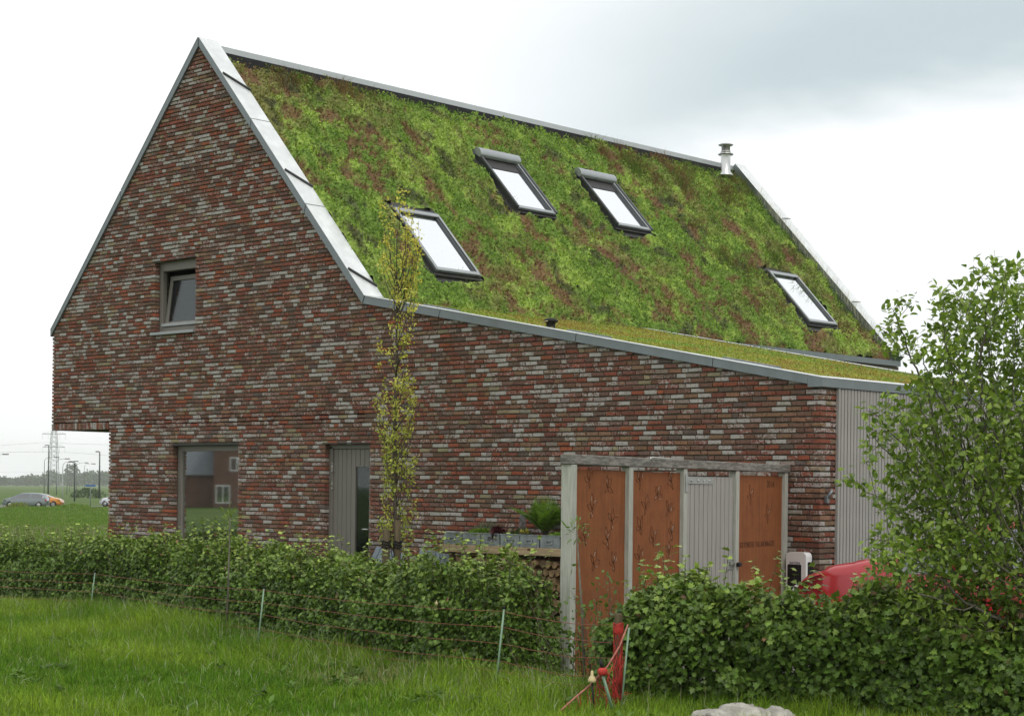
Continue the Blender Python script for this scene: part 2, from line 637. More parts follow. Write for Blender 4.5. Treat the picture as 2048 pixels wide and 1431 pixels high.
M_CORTEN = corten()
M_CORTEN_EDGE = plain('corten_edge', (.115, .044, .021), .8, .2, .3, .3, 20)
M_CORTEN_CUT = plain('corten_bent', (.42, .33, .26), .5, .3, .4, .3, 30)


def carpaint(name, c):
    m, t, out = mat_new(name)
    b = t.n('ShaderNodeBsdfPrincipled')
    pos = t.n('ShaderNodeTexCoord').outputs['Object']
    nz = t.noise(pos, 3.0, 3.0).outputs[0]
    t.set(b, 'Base Color', t.mix(nz, tuple(x * .9 for x in c), c))
    t.set(b, 'Roughness', .32)
    t.set(b, 'Coat Weight', .7)
    t.set(b, 'Coat Roughness', .06)
    t.t.links.new(b.outputs[0], out.inputs[0])
    return m


def groundmat():
    m, t, out = mat_new('ground_grass')
    pos = t.n('ShaderNodeNewGeometry').outputs['Position']
    n1 = t.noise(pos, .06, 4.0, .6).outputs[0]
    n2 = t.noise(pos, 1.1, 5.0, .65).outputs[0]
    n3 = t.noise(pos, 14.0, 4.0, .7).outputs[0]
    c = t.ramp(n1, [(.35, (.072, .125, .026)), (.55, (.098, .155, .034)), (.7, (.12, .165, .045))])
    c = t.mix(1.0, c, t.ramp(n2, [(.3, (.62, .66, .6)), (.7, (1.25, 1.2, 1.2))]), 'MULTIPLY')
    c = t.mix(1.0, c, t.ramp(n3, [(.3, (.6, .6, .6)), (.7, (1.3, 1.3, 1.3))]), 'MULTIPLY')
    b = t.n('ShaderNodeBsdfPrincipled')
    t.set(b, 'Base Color', c)
    t.set(b, 'Roughness', .95)
    t.set(b, 'Specular IOR Level', .1)
    bp = t.n('ShaderNodeBump')
    bp.inputs['Strength'].default_value = .7
    bp.inputs['Distance'].default_value = .05
    t.set(bp, 'Height', n3)
    t.set(b, 'Normal', bp)
    t.t.links.new(b.outputs[0], out.inputs[0])
    return m


M_GROUND = groundmat()
M_ASPHALT = plain('asphalt', (.16, .155, .15), .9, 0, .15, .2, 2)
M_PAVING = plain('driveway_paving', (.16, .155, .145), .9, 0, .15, .3, 5, (1, 1, 1), .3, 20)

# ------------------------------------------------------------------ ground
TD = unit(ray_dir(110, 970)[:2])
SD = np.array([-TD[1], TD[0]])


def ground_z(x, y):
    x, y = np.asarray(x, float), np.asarray(y, float)
    t = (x - CAM[0]) * TD[0] + (y - CAM[1]) * TD[1]
    s = (x - CAM[0]) * SD[0] + (y - CAM[1]) * SD[1]
    z = np.interp(t, [-1e5, 55, 95, 135, 150, 158, 170, 1e6], [0, 0, -.40, -.55, -.46, -.52, -.95, -.9])
    z = z + .50 * np.exp(-((t - 150) / 6.) ** 2 - ((s + 1.6) / 1.5) ** 2) + .12 * np.exp(-((t - 149) / 7.) ** 2) * np.sin(s * .9)
    return z


tt = np.concatenate([np.linspace(-3000, -80, 14), np.arange(-60, 134, 6.0), np.arange(136, 176, 1.5), np.linspace(180, 400, 14), np.geomspace(450, 9000, 16)])
ss = np.concatenate([-np.geomspace(6000, 20, 16), np.arange(-16, 17, 1.0), np.geomspace(20, 6000, 16)])
T, S = np.meshgrid(tt, ss, indexing='ij')
gx, gy = CAM[0] + T * TD[0] + S * SD[0], CAM[1] + T * TD[1] + S * SD[1]
gv = np.stack([gx, gy, ground_z(gx, gy)], -1).reshape(-1, 3)
nt, ns = T.shape
ii, jj = np.meshgrid(np.arange(nt - 1), np.arange(ns - 1), indexing='ij')
q = (ii * ns + jj).ravel()
gf = np.stack([q, q + ns, q + ns + 1, q + 1], 1)[:, ::-1]
tag(mesh_np('ground', gv, gf, M_GROUND, smooth=True), 'green meadow and lawn around the house', 'ground', kind='structure')

m = MB()
p = lambda t, s: tuple(CAM[:2] + t * TD + s * SD)
m.add([(*p(196, -300), -.885), (*p(196, 300), -.885), (*p(216, 300), -.885), (*p(216, -300), -.885)], [(0, 1, 2, 3)])
tag(m.build('road', M_ASPHALT), 'pale grey road beyond the meadow', 'road', kind='structure')
m = MB()
m.prism_z([(.35, 6.4), (.02, .35), (-.2, -.02), (1.15, -4.9), (9.5, -2.7), (9.5, 6.4)], -.2, .012)
tag(m.build('driveway', M_PAVING), 'grey paved driveway beside the slatted wall', 'driveway', kind='structure')

# ------------------------------------------------------------------ the house
house = thing('brick_house', 'red and white brick house with steep gable and green sedum roof', 'house')
XL, XA, XK = -15.84, -11.70, -7.74            # left eave, ridge, right eave
TOPS = [(XL, 4.30), (XA, 8.665), (XK - .02, 4.335), (0.0, 2.91)]


def wall_top(x):
    return np.interp(x, [a for a, b in TOPS], [b for a, b in TOPS])


OPEN = {'upper': (-12.85, -11.755, 4.15, 5.325), 'lower': (-12.31, -10.62, .55, 2.335), 'door': (-8.585, -7.605, 0.0, 2.325)}

# core of the front wall with its openings (mortar colour)
m = MB()
xs = sorted({XL + .02, -14.08, XA, XK, -.02} | {v for o in OPEN.values() for v in (o[0] - .015, o[1] + .015)})
for x0, x1 in zip(xs[:-1], xs[1:]):
    xm = (x0 + x1) / 2
    zb = 2.64 if xm < -14.08 else 0.0
    cuts = sorted((o[2] - .015, o[3] + .015) for o in OPEN.values() if o[0] - .015 <= xm <= o[1] + .015)
    lo = zb
    for c0, c1 in cuts:
        if c0 > lo + .01:
            m.prism_y([(x0, lo), (x1, lo), (x1, c0), (x0, c0)], .02, .30)
        lo = c1
    m.prism_y([(x0, lo), (x1, lo), (x1, wall_top(x1) - .02), (x0, wall_top(x0) - .02)], .02, .30)
wall = m.build('front_wall', M_MORTAR, house)

# ---- bricks of the front wall, the short return at the corner and the side wall above the lean-to
CH = 0.0625


def intervals(x0, x1, z):
    iv = [(x0, x1)]
    for a, b, c, d in OPEN.values():
        if c - .01 < z < d + .005:
            iv = [q for s, e in iv for q in ((s, min(e, a)), (max(s, b), e)) if q[1] - q[0] > .03]
    return iv


def fill(x0, x1, prev):
    """Random bond between x0 and x1: list of (start, end)."""
    out, x = [], x0
    while x < x1 - .02:
        for _ in range(4):
            L = random.choices([.207, .100, .155], [.58, .36, .06])[0]
            e = x + L
            if all(abs(e - p_) > .028 for p_ in prev if abs(p_ - e) < .06): break
        if x1 - e < .06: e = x1
        out.append((x, e - .010 if e < x1 else e))
        x = e
    return out


BR = []            # (face, u0, u1, z0, z1)   face 0: front wall, 1: corner return, 2: side wall
prev = []
for k in range(140):
    z0 = k * CH
    zc = z0 + .026
    # wall outline at this height
    if zc < 4.30:
        xl = XL if zc > 2.735 else -14.10
    else:
        xl = XL + (zc - 4.30) / (8.665 - 4.30) * (XA - XL)
    if zc > 4.335:
        xr = XA + (8.665 - zc) / (8.665 - 4.335) * (XK - .02 - XA)
    elif zc > 2.91:
        xr = XK - .02 + (4.335 - zc) / (4.335 - 2.91) * (0 - XK + .02)
    else:
        xr = 0.0 if k % 2 else -.104
    if xr - xl < .05: continue
    cur = []
    for a, b in intervals(xl, xr, zc):
        row = fill(a, b, prev)
        if row and abs(row[-1][1] - 0) > .2 and False: pass
        for s, e in row:
            BR.append((0, s, e, z0 + .002, z0 + .0480))
            cur.append(e)
    prev = cur
    if zc < 2.86:
        yr = [(0.0, .207), (.2115, .315)] if k % 2 == 0 else [(.1045, .315)]
        if k % 4 == 2: yr = [(0.0, .207), (.2115, .262), (.267, .315)]
        if k % 4 == 3: yr = [(.1045, .205), (.2095, .315)]
        for s, e in yr:
            BR.append((1, s, e, z0 + .002, z0 + .0480))
for x in np.arange(XL, -14.13, .0595):          # soldier course under the overhang
    BR.append((3, x, x + .053, 2.618, 2.733))
prev = []
for k in range(50, 68):
    z0 = k * CH
    if z0 + .05 > 4.235: break
    cur = []
    for s, e in fill(6.45, 14.45, prev):
        BR.append((2, s, e, z0 + .002, z0 + .0480))
        cur.append(e)
    prev = cur

TONES = [((.205, .066, .043), 6, .50), ((.24, .074, .042), 4, .40), ((.175, .066, .047), 6, .55), ((.155, .088, .062), 6, .45),
         ((.125, .080, .060), 4, .35), ((.22, .130, .078), 3.4, .40), ((.285, .245, .155), 1.6, .3), ((.300, .275, .235), 1.9, .75),
         ((.25, .222, .195), 2.0, .75), ((.110, .095, .086), .8, .3), ((.29, .082, .040), 1.2, .25), ((.195, .095, .070), 6, .80), ((.180, .115, .090), 4, .78)]
TW = np.array([t[1] for t in TONES]); TW = TW / TW.sum()


def brick_tones(n):
    i = rng.choice(len(TONES), n, p=TW)
    c = np.array([TONES[k][0] for k in i]) * rng.uniform(.84, 1.18, (n, 1)) * rng.uniform(.93, 1.07, (n, 3))
    c = c + (np.array([.185, .098, .072]) - c) * .22
    a = np.minimum(np.array([TONES[k][2] for k in i]) * rng.uniform(.35, 1.7, n), .98)
    return np.concatenate([c, a[:, None]], 1)


BRF = np.array([(0, 1, 5, 4), (1, 2, 6, 5), (2, 3, 7, 6), (3, 0, 4, 7), (4, 5, 9, 8), (5, 6, 10, 9), (6, 7, 11, 10), (7, 4, 8, 11), (8, 9, 10, 11)])


def brick_geo(u0, u1, z0, z1, depth=.098):
    """Vertices (n,12,3) in (along, outward, up): rounded front edge, uneven like hand-made bricks."""
    n = len(u0)
    J = lambda s: rng.normal(0, s, n)
    o = J(.0022)
    V = np.zeros((n, 12, 3))
    uu = (u0, u1, u1, u0)
    zz = (z0, z0, z1, z1)
    su, sz = (1, -1, -1, 1), (1, 1, -1, -1)
    for c in range(4):
        V[:, c] = np.stack([uu[c], np.full(n, -depth), zz[c]], 1)
        ju, jz = J(.0012), J(.0018)
        V[:, 4 + c] = np.stack([uu[c] + ju, o - .0065 + J(.0012), zz[c] + jz], 1)
        V[:, 8 + c] = np.stack([uu[c] + su[c] * .006 + ju, o + J(.0014), zz[c] + sz[c] * .0045 + jz], 1)
    return V


def brick_place(V, face):
    W = np.empty_like(V)
    f0 = (face == 0) | (face == 3)
    W[f0] = np.stack([V[f0][..., 0], -V[f0][..., 1], V[f0][..., 2]], -1)
    f1 = face == 1
    W[f1] = np.stack([V[f1][..., 1], V[f1][..., 0], V[f1][..., 2]], -1)
    f2 = face == 2
    W[f2] = np.stack([XK + .06 + V[f2][..., 1], V[f2][..., 0], V[f2][..., 2]], -1)
    return W


B = np.array(BR)
face = B[:, 0].astype(int)
cx = (B[:, 1] + B[:, 2]) / 2
cz = (B[:, 3] + B[:, 4]) / 2
wdt = B[:, 2] - B[:, 1]
dist = np.hypot(np.where(face == 0, cx, 0) - CAM[0], np.where(face == 1, cx, 0) - CAM[1])
std = ((np.abs(wdt - .197) < .002) | (np.abs(wdt - .090) < .002)) & (face == 0) & (cz > 1.15) & (cz < wall_top(cx) - .12) & ~((cx > -.58) & (cx < 0) & (cz < 1.2))
order = np.where(std)[0][np.argsort(dist[std])][:300]
rest = np.setdiff1d(np.arange(len(B)), order)
Vr = brick_place(brick_geo(B[rest, 1], B[rest, 2], B[rest, 3], B[rest, 4]), face[rest]).reshape(-1, 3)
Fr = (np.arange(len(rest))[:, None, None] * 12 + BRF[None]).reshape(-1, 4)
o = mesh_np('bricks', Vr, Fr, M_BRICK, wall, np.repeat(brick_tones(len(rest)), 12, axis=0))
o['kind'] = 'stuff'
pool = {}
for wl in (.197, .090):
    pool[wl] = []
    n = 40 if wl > .15 else 24
    g = brick_geo(np.full(n, -wl / 2), np.full(n, wl / 2), np.full(n, -.023), np.full(n, .023))
    tn = brick_tones(n)
    for i in range(n):
        ob = mesh_np('brick', np.stack([g[i][:, 0], -g[i][:, 1], g[i][:, 2]], 1), BRF, M_BRICK, wall, np.repeat(tn[i:i + 1], 12, axis=0))
        pool[wl].append(ob.data)
        bpy.data.objects.remove(ob)
for b in order:
    wl = .197 if wdt[b] > .15 else .090
    ob = bpy.data.objects.new('brick', random.choice(pool[wl]))
    ob.location = (cx[b], 0, cz[b])
    link(ob, wall)

# ---- shell: other walls, floor over the passage, roof slabs (closed and dark inside)
M_BRICKFAR = None


def brickfar():
    m_, t, out = mat_new('brick_pattern')
    co = t.n('ShaderNodeTexCoord').outputs['Object']
    b = t.n('ShaderNodeTexBrick')
    sep = t.n('ShaderNodeSeparateXYZ'); t.set(sep, 'i0', co)
    cmb = t.n('ShaderNodeCombineXYZ')
    t.set(cmb, 'i0', t.math('ADD', sep.outputs[0], sep.outputs[1])); t.set(cmb, 'i1', sep.outputs[2])
    t.set(b, 'Vector', cmb)
    t.set(b, 'Color1', (.26, .09, .06, 1)); t.set(b, 'Color2', (.18, .11, .085, 1)); t.set(b, 'Mortar', (.07, .065, .05, 1))
    b.inputs['Scale'].default_value = 1.0
    b.inputs['Brick Width'].default_value = .21
    b.inputs['Row Height'].default_value = .0625
    b.inputs['Mortar Size'].default_value = .007
    bs = t.n('ShaderNodeBsdfPrincipled'); t.set(bs, 'Base Color', b.outputs[0]); t.set(bs, 'Roughness', .9)
    t.t.links.new(bs.outputs[0], out.inputs[0])
    return m_


M_BRICKFAR = brickfar()
YB = 14.45
MB().box(XL + .02, XL + .28, .3, YB, 2.64, 4.2).build('side_wall', M_BRICKFAR, house)
MB().box(-14.08, -13.8, .3, YB, 0, 2.64).build('side_wall', M_BRICKFAR, house)
MB().box(XK - .20, XK + .045, .3, YB, 0, 4.235).build('side_wall', M_MORTAR, house)
m = MB().prism_y([(XL + .02, 2.64), (XK, 2.64), (XK, 4.2), (XA, 8.4), (XL + .02, 4.2)], YB - .3, YB)
m.box(-14.08, XK, YB - .3, YB, 0, 2.64)
m.build('rear_wall', M_BRICKFAR, house)
MB().box(XL + .02, XK, .02, YB, 2.62, 2.80).build('soffit', plain('soffit_board', (.10, .09, .07), .9, 0, .1, .2, 4), house)
MB().box(-14.0, -.05, .3, 6.2, -.1, .05).build('floor', M_GREY_INT, house)
MB().box(-11.9, -11.75, .3, YB - .3, .05, 2.62).build('inner_wall', M_GREY_INT, house)
TH = math.atan2(4.3, 4.0)
CT, ST = math.cos(TH), math.sin(TH)


def roof_pt(y, up, n=0.0):
    """Point on the right-hand roof slope: y along the eave, up along the slope, n out of it."""
    return np.stack(np.broadcast_arrays(-7.72 - up * CT + n * ST, y, 4.33 + up * ST + n * CT), -1)


m = MB()
a, b, c, d = [tuple(roof_pt(0, u, n)) for u, n in ((0, -.30), (5.75, -.30), (5.75, -.07), (0, -.07))]
m.prism_y([(v[0], v[2]) for v in (a, b, c, d)], .3, YB - .02)
roof = m.build('roof', M_SOIL, house)
m = MB().prism_y([(XL + .02, 4.02), (XL - .02, 4.28), (XA, 8.62), (XA, 8.3)], .3, YB - .02)
m.build('rear_roof_slope', M_ZINC_DARK, house)

# ---- zinc copings
OUT = [(XL - .02, 4.37), (XA, 8.80), (-7.715, 4.432), (.035, 2.997)]
INN = [(XL - .02, 4.255), (XA, 8.655), (-7.765, 4.325), (.035, 2.893)]


def lerp(a, b, t): return (a[0] + (b[0] - a[0]) * t, a[1] + (b[1] - a[1]) * t)


def coping(i, t0, t1, y1, top=True):
    o0, o1, n0, n1 = lerp(OUT[i], OUT[i + 1], t0), lerp(OUT[i], OUT[i + 1], t1), lerp(INN[i], INN[i + 1], t0), lerp(INN[i], INN[i + 1], t1)
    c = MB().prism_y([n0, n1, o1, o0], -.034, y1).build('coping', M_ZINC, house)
    if top:                                  # paler zinc laid over the top face, sky brightness painted into its colour
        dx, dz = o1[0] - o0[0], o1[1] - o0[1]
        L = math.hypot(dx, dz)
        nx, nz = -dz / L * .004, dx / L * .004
        MB().prism_y([(o0[0], o0[1]), (o1[0], o1[1]), (o1[0] + nx, o1[1] + nz), (o0[0] + nx, o0[1] + nz)], -.040, y1 + .006).build('skylit_top', M_ZINC_SKYLIT, c)
    return c


for a, b in ((0, .497), (.5, .997)): coping(0, a, b, .33)
for a, b in ((0.003, .338), (.341, .668), (.671, .999)): coping(1, a, b, .33)
for a, b in ((0.002, .20), (.2015, .52), (.5215, .80), (.8015, .974)): coping(2, a, b, .20)
# water diverters across the steep coping
for t0 in (.155, .54, .905):
    p0, p1 = lerp(OUT[1], OUT[2], t0), lerp(OUT[1], OUT[2], t0 + .052)
    nv = Vector((ST, 0, CT))
    A, Bp = Vector((p0[0], -.03, p0[1])), Vector((p1[0], .33, p1[1]))
    w = Vector((CT, 0, -ST)) * .035
    h = nv * .035
    m = MB()
    m.add([A, A + w, A + w + h, A + h, Bp, Bp + w, Bp + w + h, Bp + h], [(0, 1, 2, 3), (7, 6, 5, 4), (0, 4, 5, 1), (1, 5, 6, 2), (2, 6, 7, 3), (3, 7, 4, 0)])
    m.build('water_diverter', M_ZINC_DARK, house)
# side and rear coping of the lean-to
sl = (OUT[3][1] - OUT[2][1]) / (OUT[3][0] - OUT[2][0])
for y0, y1 in ((-.034, 2.05), (2.054, 4.25), (4.254, 6.42)):
    c = MB().prism_y([(-.165, 2.893), (.035, 2.893), (.035, 2.997), (-.165, 2.997 - .2 * sl)], y0, y1).build('coping', M_ZINC, house)
    MB().prism_y([(-.165, 2.997 - .2 * sl), (.04, 2.996), (.04, 3.001), (-.165, 3.001 - .2 * sl)], y0, y1 - .001).build('skylit_top', M_ZINC_SKYLIT, c)  # painted sky brightness on the side coping's top
for x0, x1 in ((-7.66, -5.0), (-4.997, -2.5), (-2.497, -.17)):
    zt = lambda x: 2.997 + sl * (x - .035)
    c = MB().prism_y([(x0, zt(x0) - .20), (x1, zt(x1) - .20), (x1, zt(x1)), (x0, zt(x0))], 6.2, 6.42).build('coping', M_ZINC, house)
    MB().prism_y([(x0, zt(x0)), (x1, zt(x1)), (x1, zt(x1) + .004), (x0, zt(x0) + .004)], 6.195, 6.424).build('skylit_top', M_ZINC_SKYLIT, c)  # painted sky brightness on the rear coping's top
# low metal strips bedded behind the front coping
for x0, x1 in ((-6.75, -6.1), (-4.05, -3.35), (-1.55, -.75)):
    zt = lambda x: 2.997 + sl * (x - .035)
    MB().prism_y([(x0, zt(x0) - .02), (x1, zt(x1) - .02), (x1, zt(x1) + .022), (x0, zt(x0) + .022)], .205, .29).build('gravel_strip', M_ZINC, house)
# walls and deck of the lean-to
m = MB().prism_y([(-7.7, .0), (-.06, .0), (-.06, 2.8), (-7.7, 4.2)], 6.2, 6.4)
m.build('rear_wall', M_BRICKFAR, house)
MB().prism_y([(-7.6, 4.05), (-.1, 2.67), (-.1, 2.87), (-7.6, 4.28)], .28, 6.2).build('lean_to_roof', M_SOIL, house)
# eave, ridge and far gable trims of the steep roof
MB().box(XK - .10, XK + .085, 6.43, YB + .02, 4.243, 4.352).build('eave_fascia', M_ZINC, house)
MB().box(XA - .16, XA + .10, .335, 5.0, 8.60, 8.70).build('ridge_cap', M_RIDGE, house)
MB().box(XA - .16, XA + .10, 5.004, 9.4, 8.60, 8.70).build('ridge_cap', M_RIDGE, house)
MB().box(XA - .16, XA + .10, 9.404, 14.1, 8.60, 8.70).build('ridge_cap', M_RIDGE, house)
MB().box(XA - .10, XA + .14, .335, 14.1, 8.20, 8.597).build('ridge_upstand', M_BLACK, house)
far = []
a, b = roof_pt(0, -.02, .19), roof_pt(0, 5.86, .19)
c_, d_ = roof_pt(0, 5.86, -.1), roof_pt(0, -.02, -.1)
cp = MB().prism_y([(v[0], v[2]) for v in (a, b, c_, d_)], 14.12, 14.47).build('coping', M_ZINC, house)
a, b = roof_pt(0, -.03, .194), roof_pt(0, 5.87, .194)
c_, d_ = roof_pt(0, 5.87, .19), roof_pt(0, -.03, .19)
MB().prism_y([(v[0], v[2]) for v in (a, b, c_, d_)], 14.115, 14.476).build('skylit_top', M_ZINC_SKYLIT, cp)  # far coping's top face painted sky-bright as well
for up in (1.55, 4.1):                        # small safety brackets on the far coping
    m = MB()
    for dy in (.05, .13):
        a0 = roof_pt(14.12 + dy, up, .19); a1 = roof_pt(14.12 + dy, up - .12, .30)
        m.tube([a0, a1], .012, 5)
    m.build('safety_bracket', M_STEEL, house)

# ---- slatted side wall
MB().box(-.28, -.045, .32, 6.2, 0, 2.88).build('side_wall', M_BLACK, house)
slats = bpy.data.objects.new('slat_wall', None); link(slats, house)
me = MB().box(-.012, .020, -.0256, .0256, .04, 2.888, .003).build('slat', M_SLAT, slats).data
bpy.data.objects.remove(bpy.data.objects['slat'])
k = 0
y = .352
while y < 6.2:
    ob = bpy.data.objects.new('slat', me)
    ob.location = (rng.normal(0, .001), y, 0)
    link(ob, slats)
    y += .068
MB().box(-.01, .03, .317, .335, .02, 2.885).build('corner_strip', M_SLAT, slats)

# ---- windows and door
x0, x1, z0, z1 = OPEN['upper']
w = bpy.data.objects.new('upper_window', None); link(w, house)
m = MB()
for bx in ((x0, x0 + .085, z0 + .03, z1), (x1 - .085, x1, z0 + .03, z1), (x0 + .085, x1 - .085, z0 + .03, z0 + .11), (x0 + .085, x1 - .085, z1 - .16, z1)):
    m.box(bx[0], bx[1], .105, .19, bx[2], bx[3], .006)
m.build('frame', M_FRAME, w)
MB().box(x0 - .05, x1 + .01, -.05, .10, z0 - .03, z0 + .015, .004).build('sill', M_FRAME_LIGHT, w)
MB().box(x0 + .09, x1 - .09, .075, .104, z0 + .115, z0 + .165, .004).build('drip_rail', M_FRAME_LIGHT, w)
MB().box(x0 - .04, x1 + .02, -.004, .1, z1 - .004, z1 + .012).build('lintel', M_ZINC_DARK, w)
Mt = Matrix.Translation((0, .14, z0 + .12)) @ Matrix.Rotation(-R(7.5), 4, 'X')
sx0, sx1, sh = x0 + .095, x1 - .095, z1 - z0 - .34
m = MB()
for bx in ((sx0, sx0 + .075, 0, sh), (sx1 - .075, sx1, 0, sh), (sx0 + .075, sx1 - .075, 0, .075), (sx0 + .075, sx1 - .075, sh - .075, sh)):
    m.box(bx[0], bx[1], 0, .06, bx[2], bx[3], .004)
sash = m.xform(Mt).build('tilted_sash', M_FRAME, w)
MB().box(sx0 + .075, sx1 - .075, .02, .032, .075, sh - .075).xform(Mt).build('pane', M_GLASS_DULL, w)

x0, x1, z0, z1 = OPEN['lower']
w = bpy.data.objects.new('lower_window', None); link(w, house)
m = MB()
for bx in ((x0, x0 + .11, z0 + .02, z1), (x1 - .03, x1, z0 + .02, z1), (x0 + .11, x1 - .03, z0 + .02, z0 + .09), (x0 + .11, x1 - .03, z1 - .10, z1)):
    m.box(bx[0], bx[1], .105, .19, bx[2], bx[3], .006)
m.build('frame', M_FRAME, w)
MB().box(x0 - .03, x1 + .03, -.06, .10, z0 - .06, z0 + .01, .004).build('sill', M_STONE, w)
MB().box(x0 - .05, x1 + .02, -.004, .1, z1 - .004, z1 + .012).build('lintel', M_ZINC_DARK, w)
MB().box(x0 + .11, x1 - .03, .14, .152, z0 + .09, z1 - .10).build('pane', M_GLASS, w)

x0, x1, z0, z1 = OPEN['door']
dr = bpy.data.objects.new('door', None); link(dr, house)
m = MB()
for bx in ((x0, x0 + .075, z0, z1 - .04), (x1 - .035, x1, z0, z1 - .04), (x0, x1, z1 - .075, z1 - .002)):
    m.box(bx[0], bx[1], .09, .17, bx[2], bx[3], .004)
m.build('frame', M_FRAME, dr)
MB().box(x0 - .05, x1 + .02, -.004, .1, z1 - .004, z1 + .012).build('lintel', M_ZINC_DARK, dr)
bw = (x1 - .035 - x0 - .075) / 9.0
gx0, gx1, gz = x0 + .075 + bw * 5.1, x0 + .075 + bw * 7.85, 1.985
for i in range(9):
    bx0, bx1 = x0 + .075 + i * bw, x0 + .075 + (i + 1) * bw - .006
    if bx0 > gx0 - .06 and bx1 < gx1 + .03:
        MB().box(bx0, bx1, .115, .15, gz, z1 - .08, .003).build('board', M_FRAME, dr)
    else:
        if bx0 < gx0 < bx1: bx1 = gx0
        if bx0 < gx1 < bx1: bx0 = gx1
        MB().box(bx0, bx1, .115, .15, .05, z1 - .08, .003).build('board', M_FRAME, dr)
MB().box(x0 + .07, gx0, .15, .16, .02, z1 - .05).build('door_core', M_BLACK, dr)
MB().box(gx0, gx1, .135, .142, .05, gz).build('pane', M_GLASS_DULL, dr)
m = MB().tube([(gx1 + .04, .115, 1.09), (gx1 + .04, .06, 1.09), (gx1 - .09, .06, 1.09)], .011, 7)
m.build('handle', M_INOX, dr)
for z in (1.72, 1.98):
    MB().box(x0 + .06, x0 + .085, .08, .115, z - .06, z + .06).build('hinge', M_INOX, dr)

# ---- skylights
def skylight(y0, u0, shutter):
    W, H, h = 1.0, 1.50, .13
    s = bpy.data.objects.new('skylight', None); link(s, house)
    A = roof_pt(y0, u0)
    Mx = Matrix(((0, -CT, ST, A[0]), (1, 0, 0, A[1]), (0, ST, CT, A[2]), (0, 0, 0, 1)))
    m = MB()
    m.box(-.10, W + .10, -.15, 0, -.02, .045).box(-.10, 0, 0, H + .20, -.02, .05).box(W, W + .10, 0, H + .20, -.02, .05).box(0, W, H, H + .20, -.02, .05)
    m.box(-.03, W + .03, -.05, 0, .046, .09)
    m.xform(Mx).build('flashing', M_FLASH, s)
    m = MB()
    for q in ((0, .10, 0, H), (W - .10, W, 0, H), (.10, W - .10, 0, .10), (.10, W - .10, H - .12, H)):
        m.box(q[0], q[1], q[2], q[3], 0, h, .008)
    m.xform(Mx).build('frame', M_ALU, s)
    m = MB()
    for q in ((.015, .055, .02, H - .1), (W - .055, W - .015, .02, H - .1), (.02, W - .02, .012, .085), (.02, W - .02, H - .13, H - .05)):
        m.box(q[0], q[1], q[2], q[3], h, h + .022, .008)
    m.xform(Mx).build('cover_strip', M_ALU_LIGHT, s)
    MB().box(.10, W - .10, .10, H - .12, h - .05, h - .03).xform(Mx).build('pane', M_SKYGLASS, s)
    if shutter:
        pr = [(H - .10 + .115 * math.cos(t), h + .01 + .115 * math.sin(t)) for t in np.linspace(0, math.pi, 11)]
        pr = [(H + .06, h - .08), (H - .215, h - .03)][::-1] + []
        pr = [(H - .15, h + .0), *[(H - .05 - .10 * math.cos(t), h + .035 + .065 * math.sin(t)) for t in np.linspace(0, math.pi, 10)], (H + .05, h - .06)]
        MB().prism_x(pr, -.015, W + .015).xform(Mx).build('shutter_box', M_ALU_LIGHT, s)
        MB().box(.10, W - .10, H - .38, H - .125, h - .028, h - .02).xform(Mx).build('shutter_curtain', M_FLASH, s)
        for q in ((-.02, .03), (W - .03, W + .02)):
            MB().box(q[0], q[1], .02, H - .18, h + .001, h + .045, .006).xform(Mx).build('guide_rail', M_ALU, s)
    return (y0 - .11, y0 + W + .11, u0 - .16, u0 + H + .21)


HOLES = [skylight(1.84, .80, False), skylight(5.12, 2.83, True), skylight(7.80, 2.85, True), skylight(11.93, .77, False)]

# ---- flue and vent
A = roof_pt(13.45, 5.30)
m = MB().lathe((A[0], A[1], A[2] - .15), [(.10, 0), (.10, .30), (.17, .31), (.165, .325), (.105, .40), (.105, .82), (.11, .83)], 20)
fl = m.build('flue', M_INOX, house)
m = MB().lathe((A[0], A[1], A[2] - .15), [(.16, .75), (.165, .765), (.12, .79), (.115, .80)], 20).lathe((A[0], A[1], A[2] - .15), [(.09, .84), (.09, .93), (.15, .95), (.16, .965), (.10, .985), (.02, .995)], 20)
m.build('cap', M_STEEL, fl)
vx, vy = -4.62, .52
vz = 2.997 + sl * (vx - .035) - .08
m = MB().lathe((vx, vy, vz), [(.085, 0), (.085, .05), (.06, .06), (.062, .13), (.095, .145), (.10, .165), (.07, .19), (.02, .20)], 18)
v = m.build('roof_vent', M_BLACK, house)
MB().tube([(vx - .05, vy - .09, vz + .02), (vx - .055, vy - .10, vz + .12), (vx - .02, vy - .095, vz + .15), (vx + .03, vy - .095, vz + .15)], .006, 5).build('vent_wire', M_CREAM, v)

# ---- grey bent hook lamp on the corner
m = MB().box(.004, .05, .07, .12, 1.57, 1.66, .006)
m.tube([(.03, .095, 1.62), (.05, .10, 1.66), (.085, .12, 1.72)], .022, 4)
m.build('corner_lamp', M_ZINC, house)

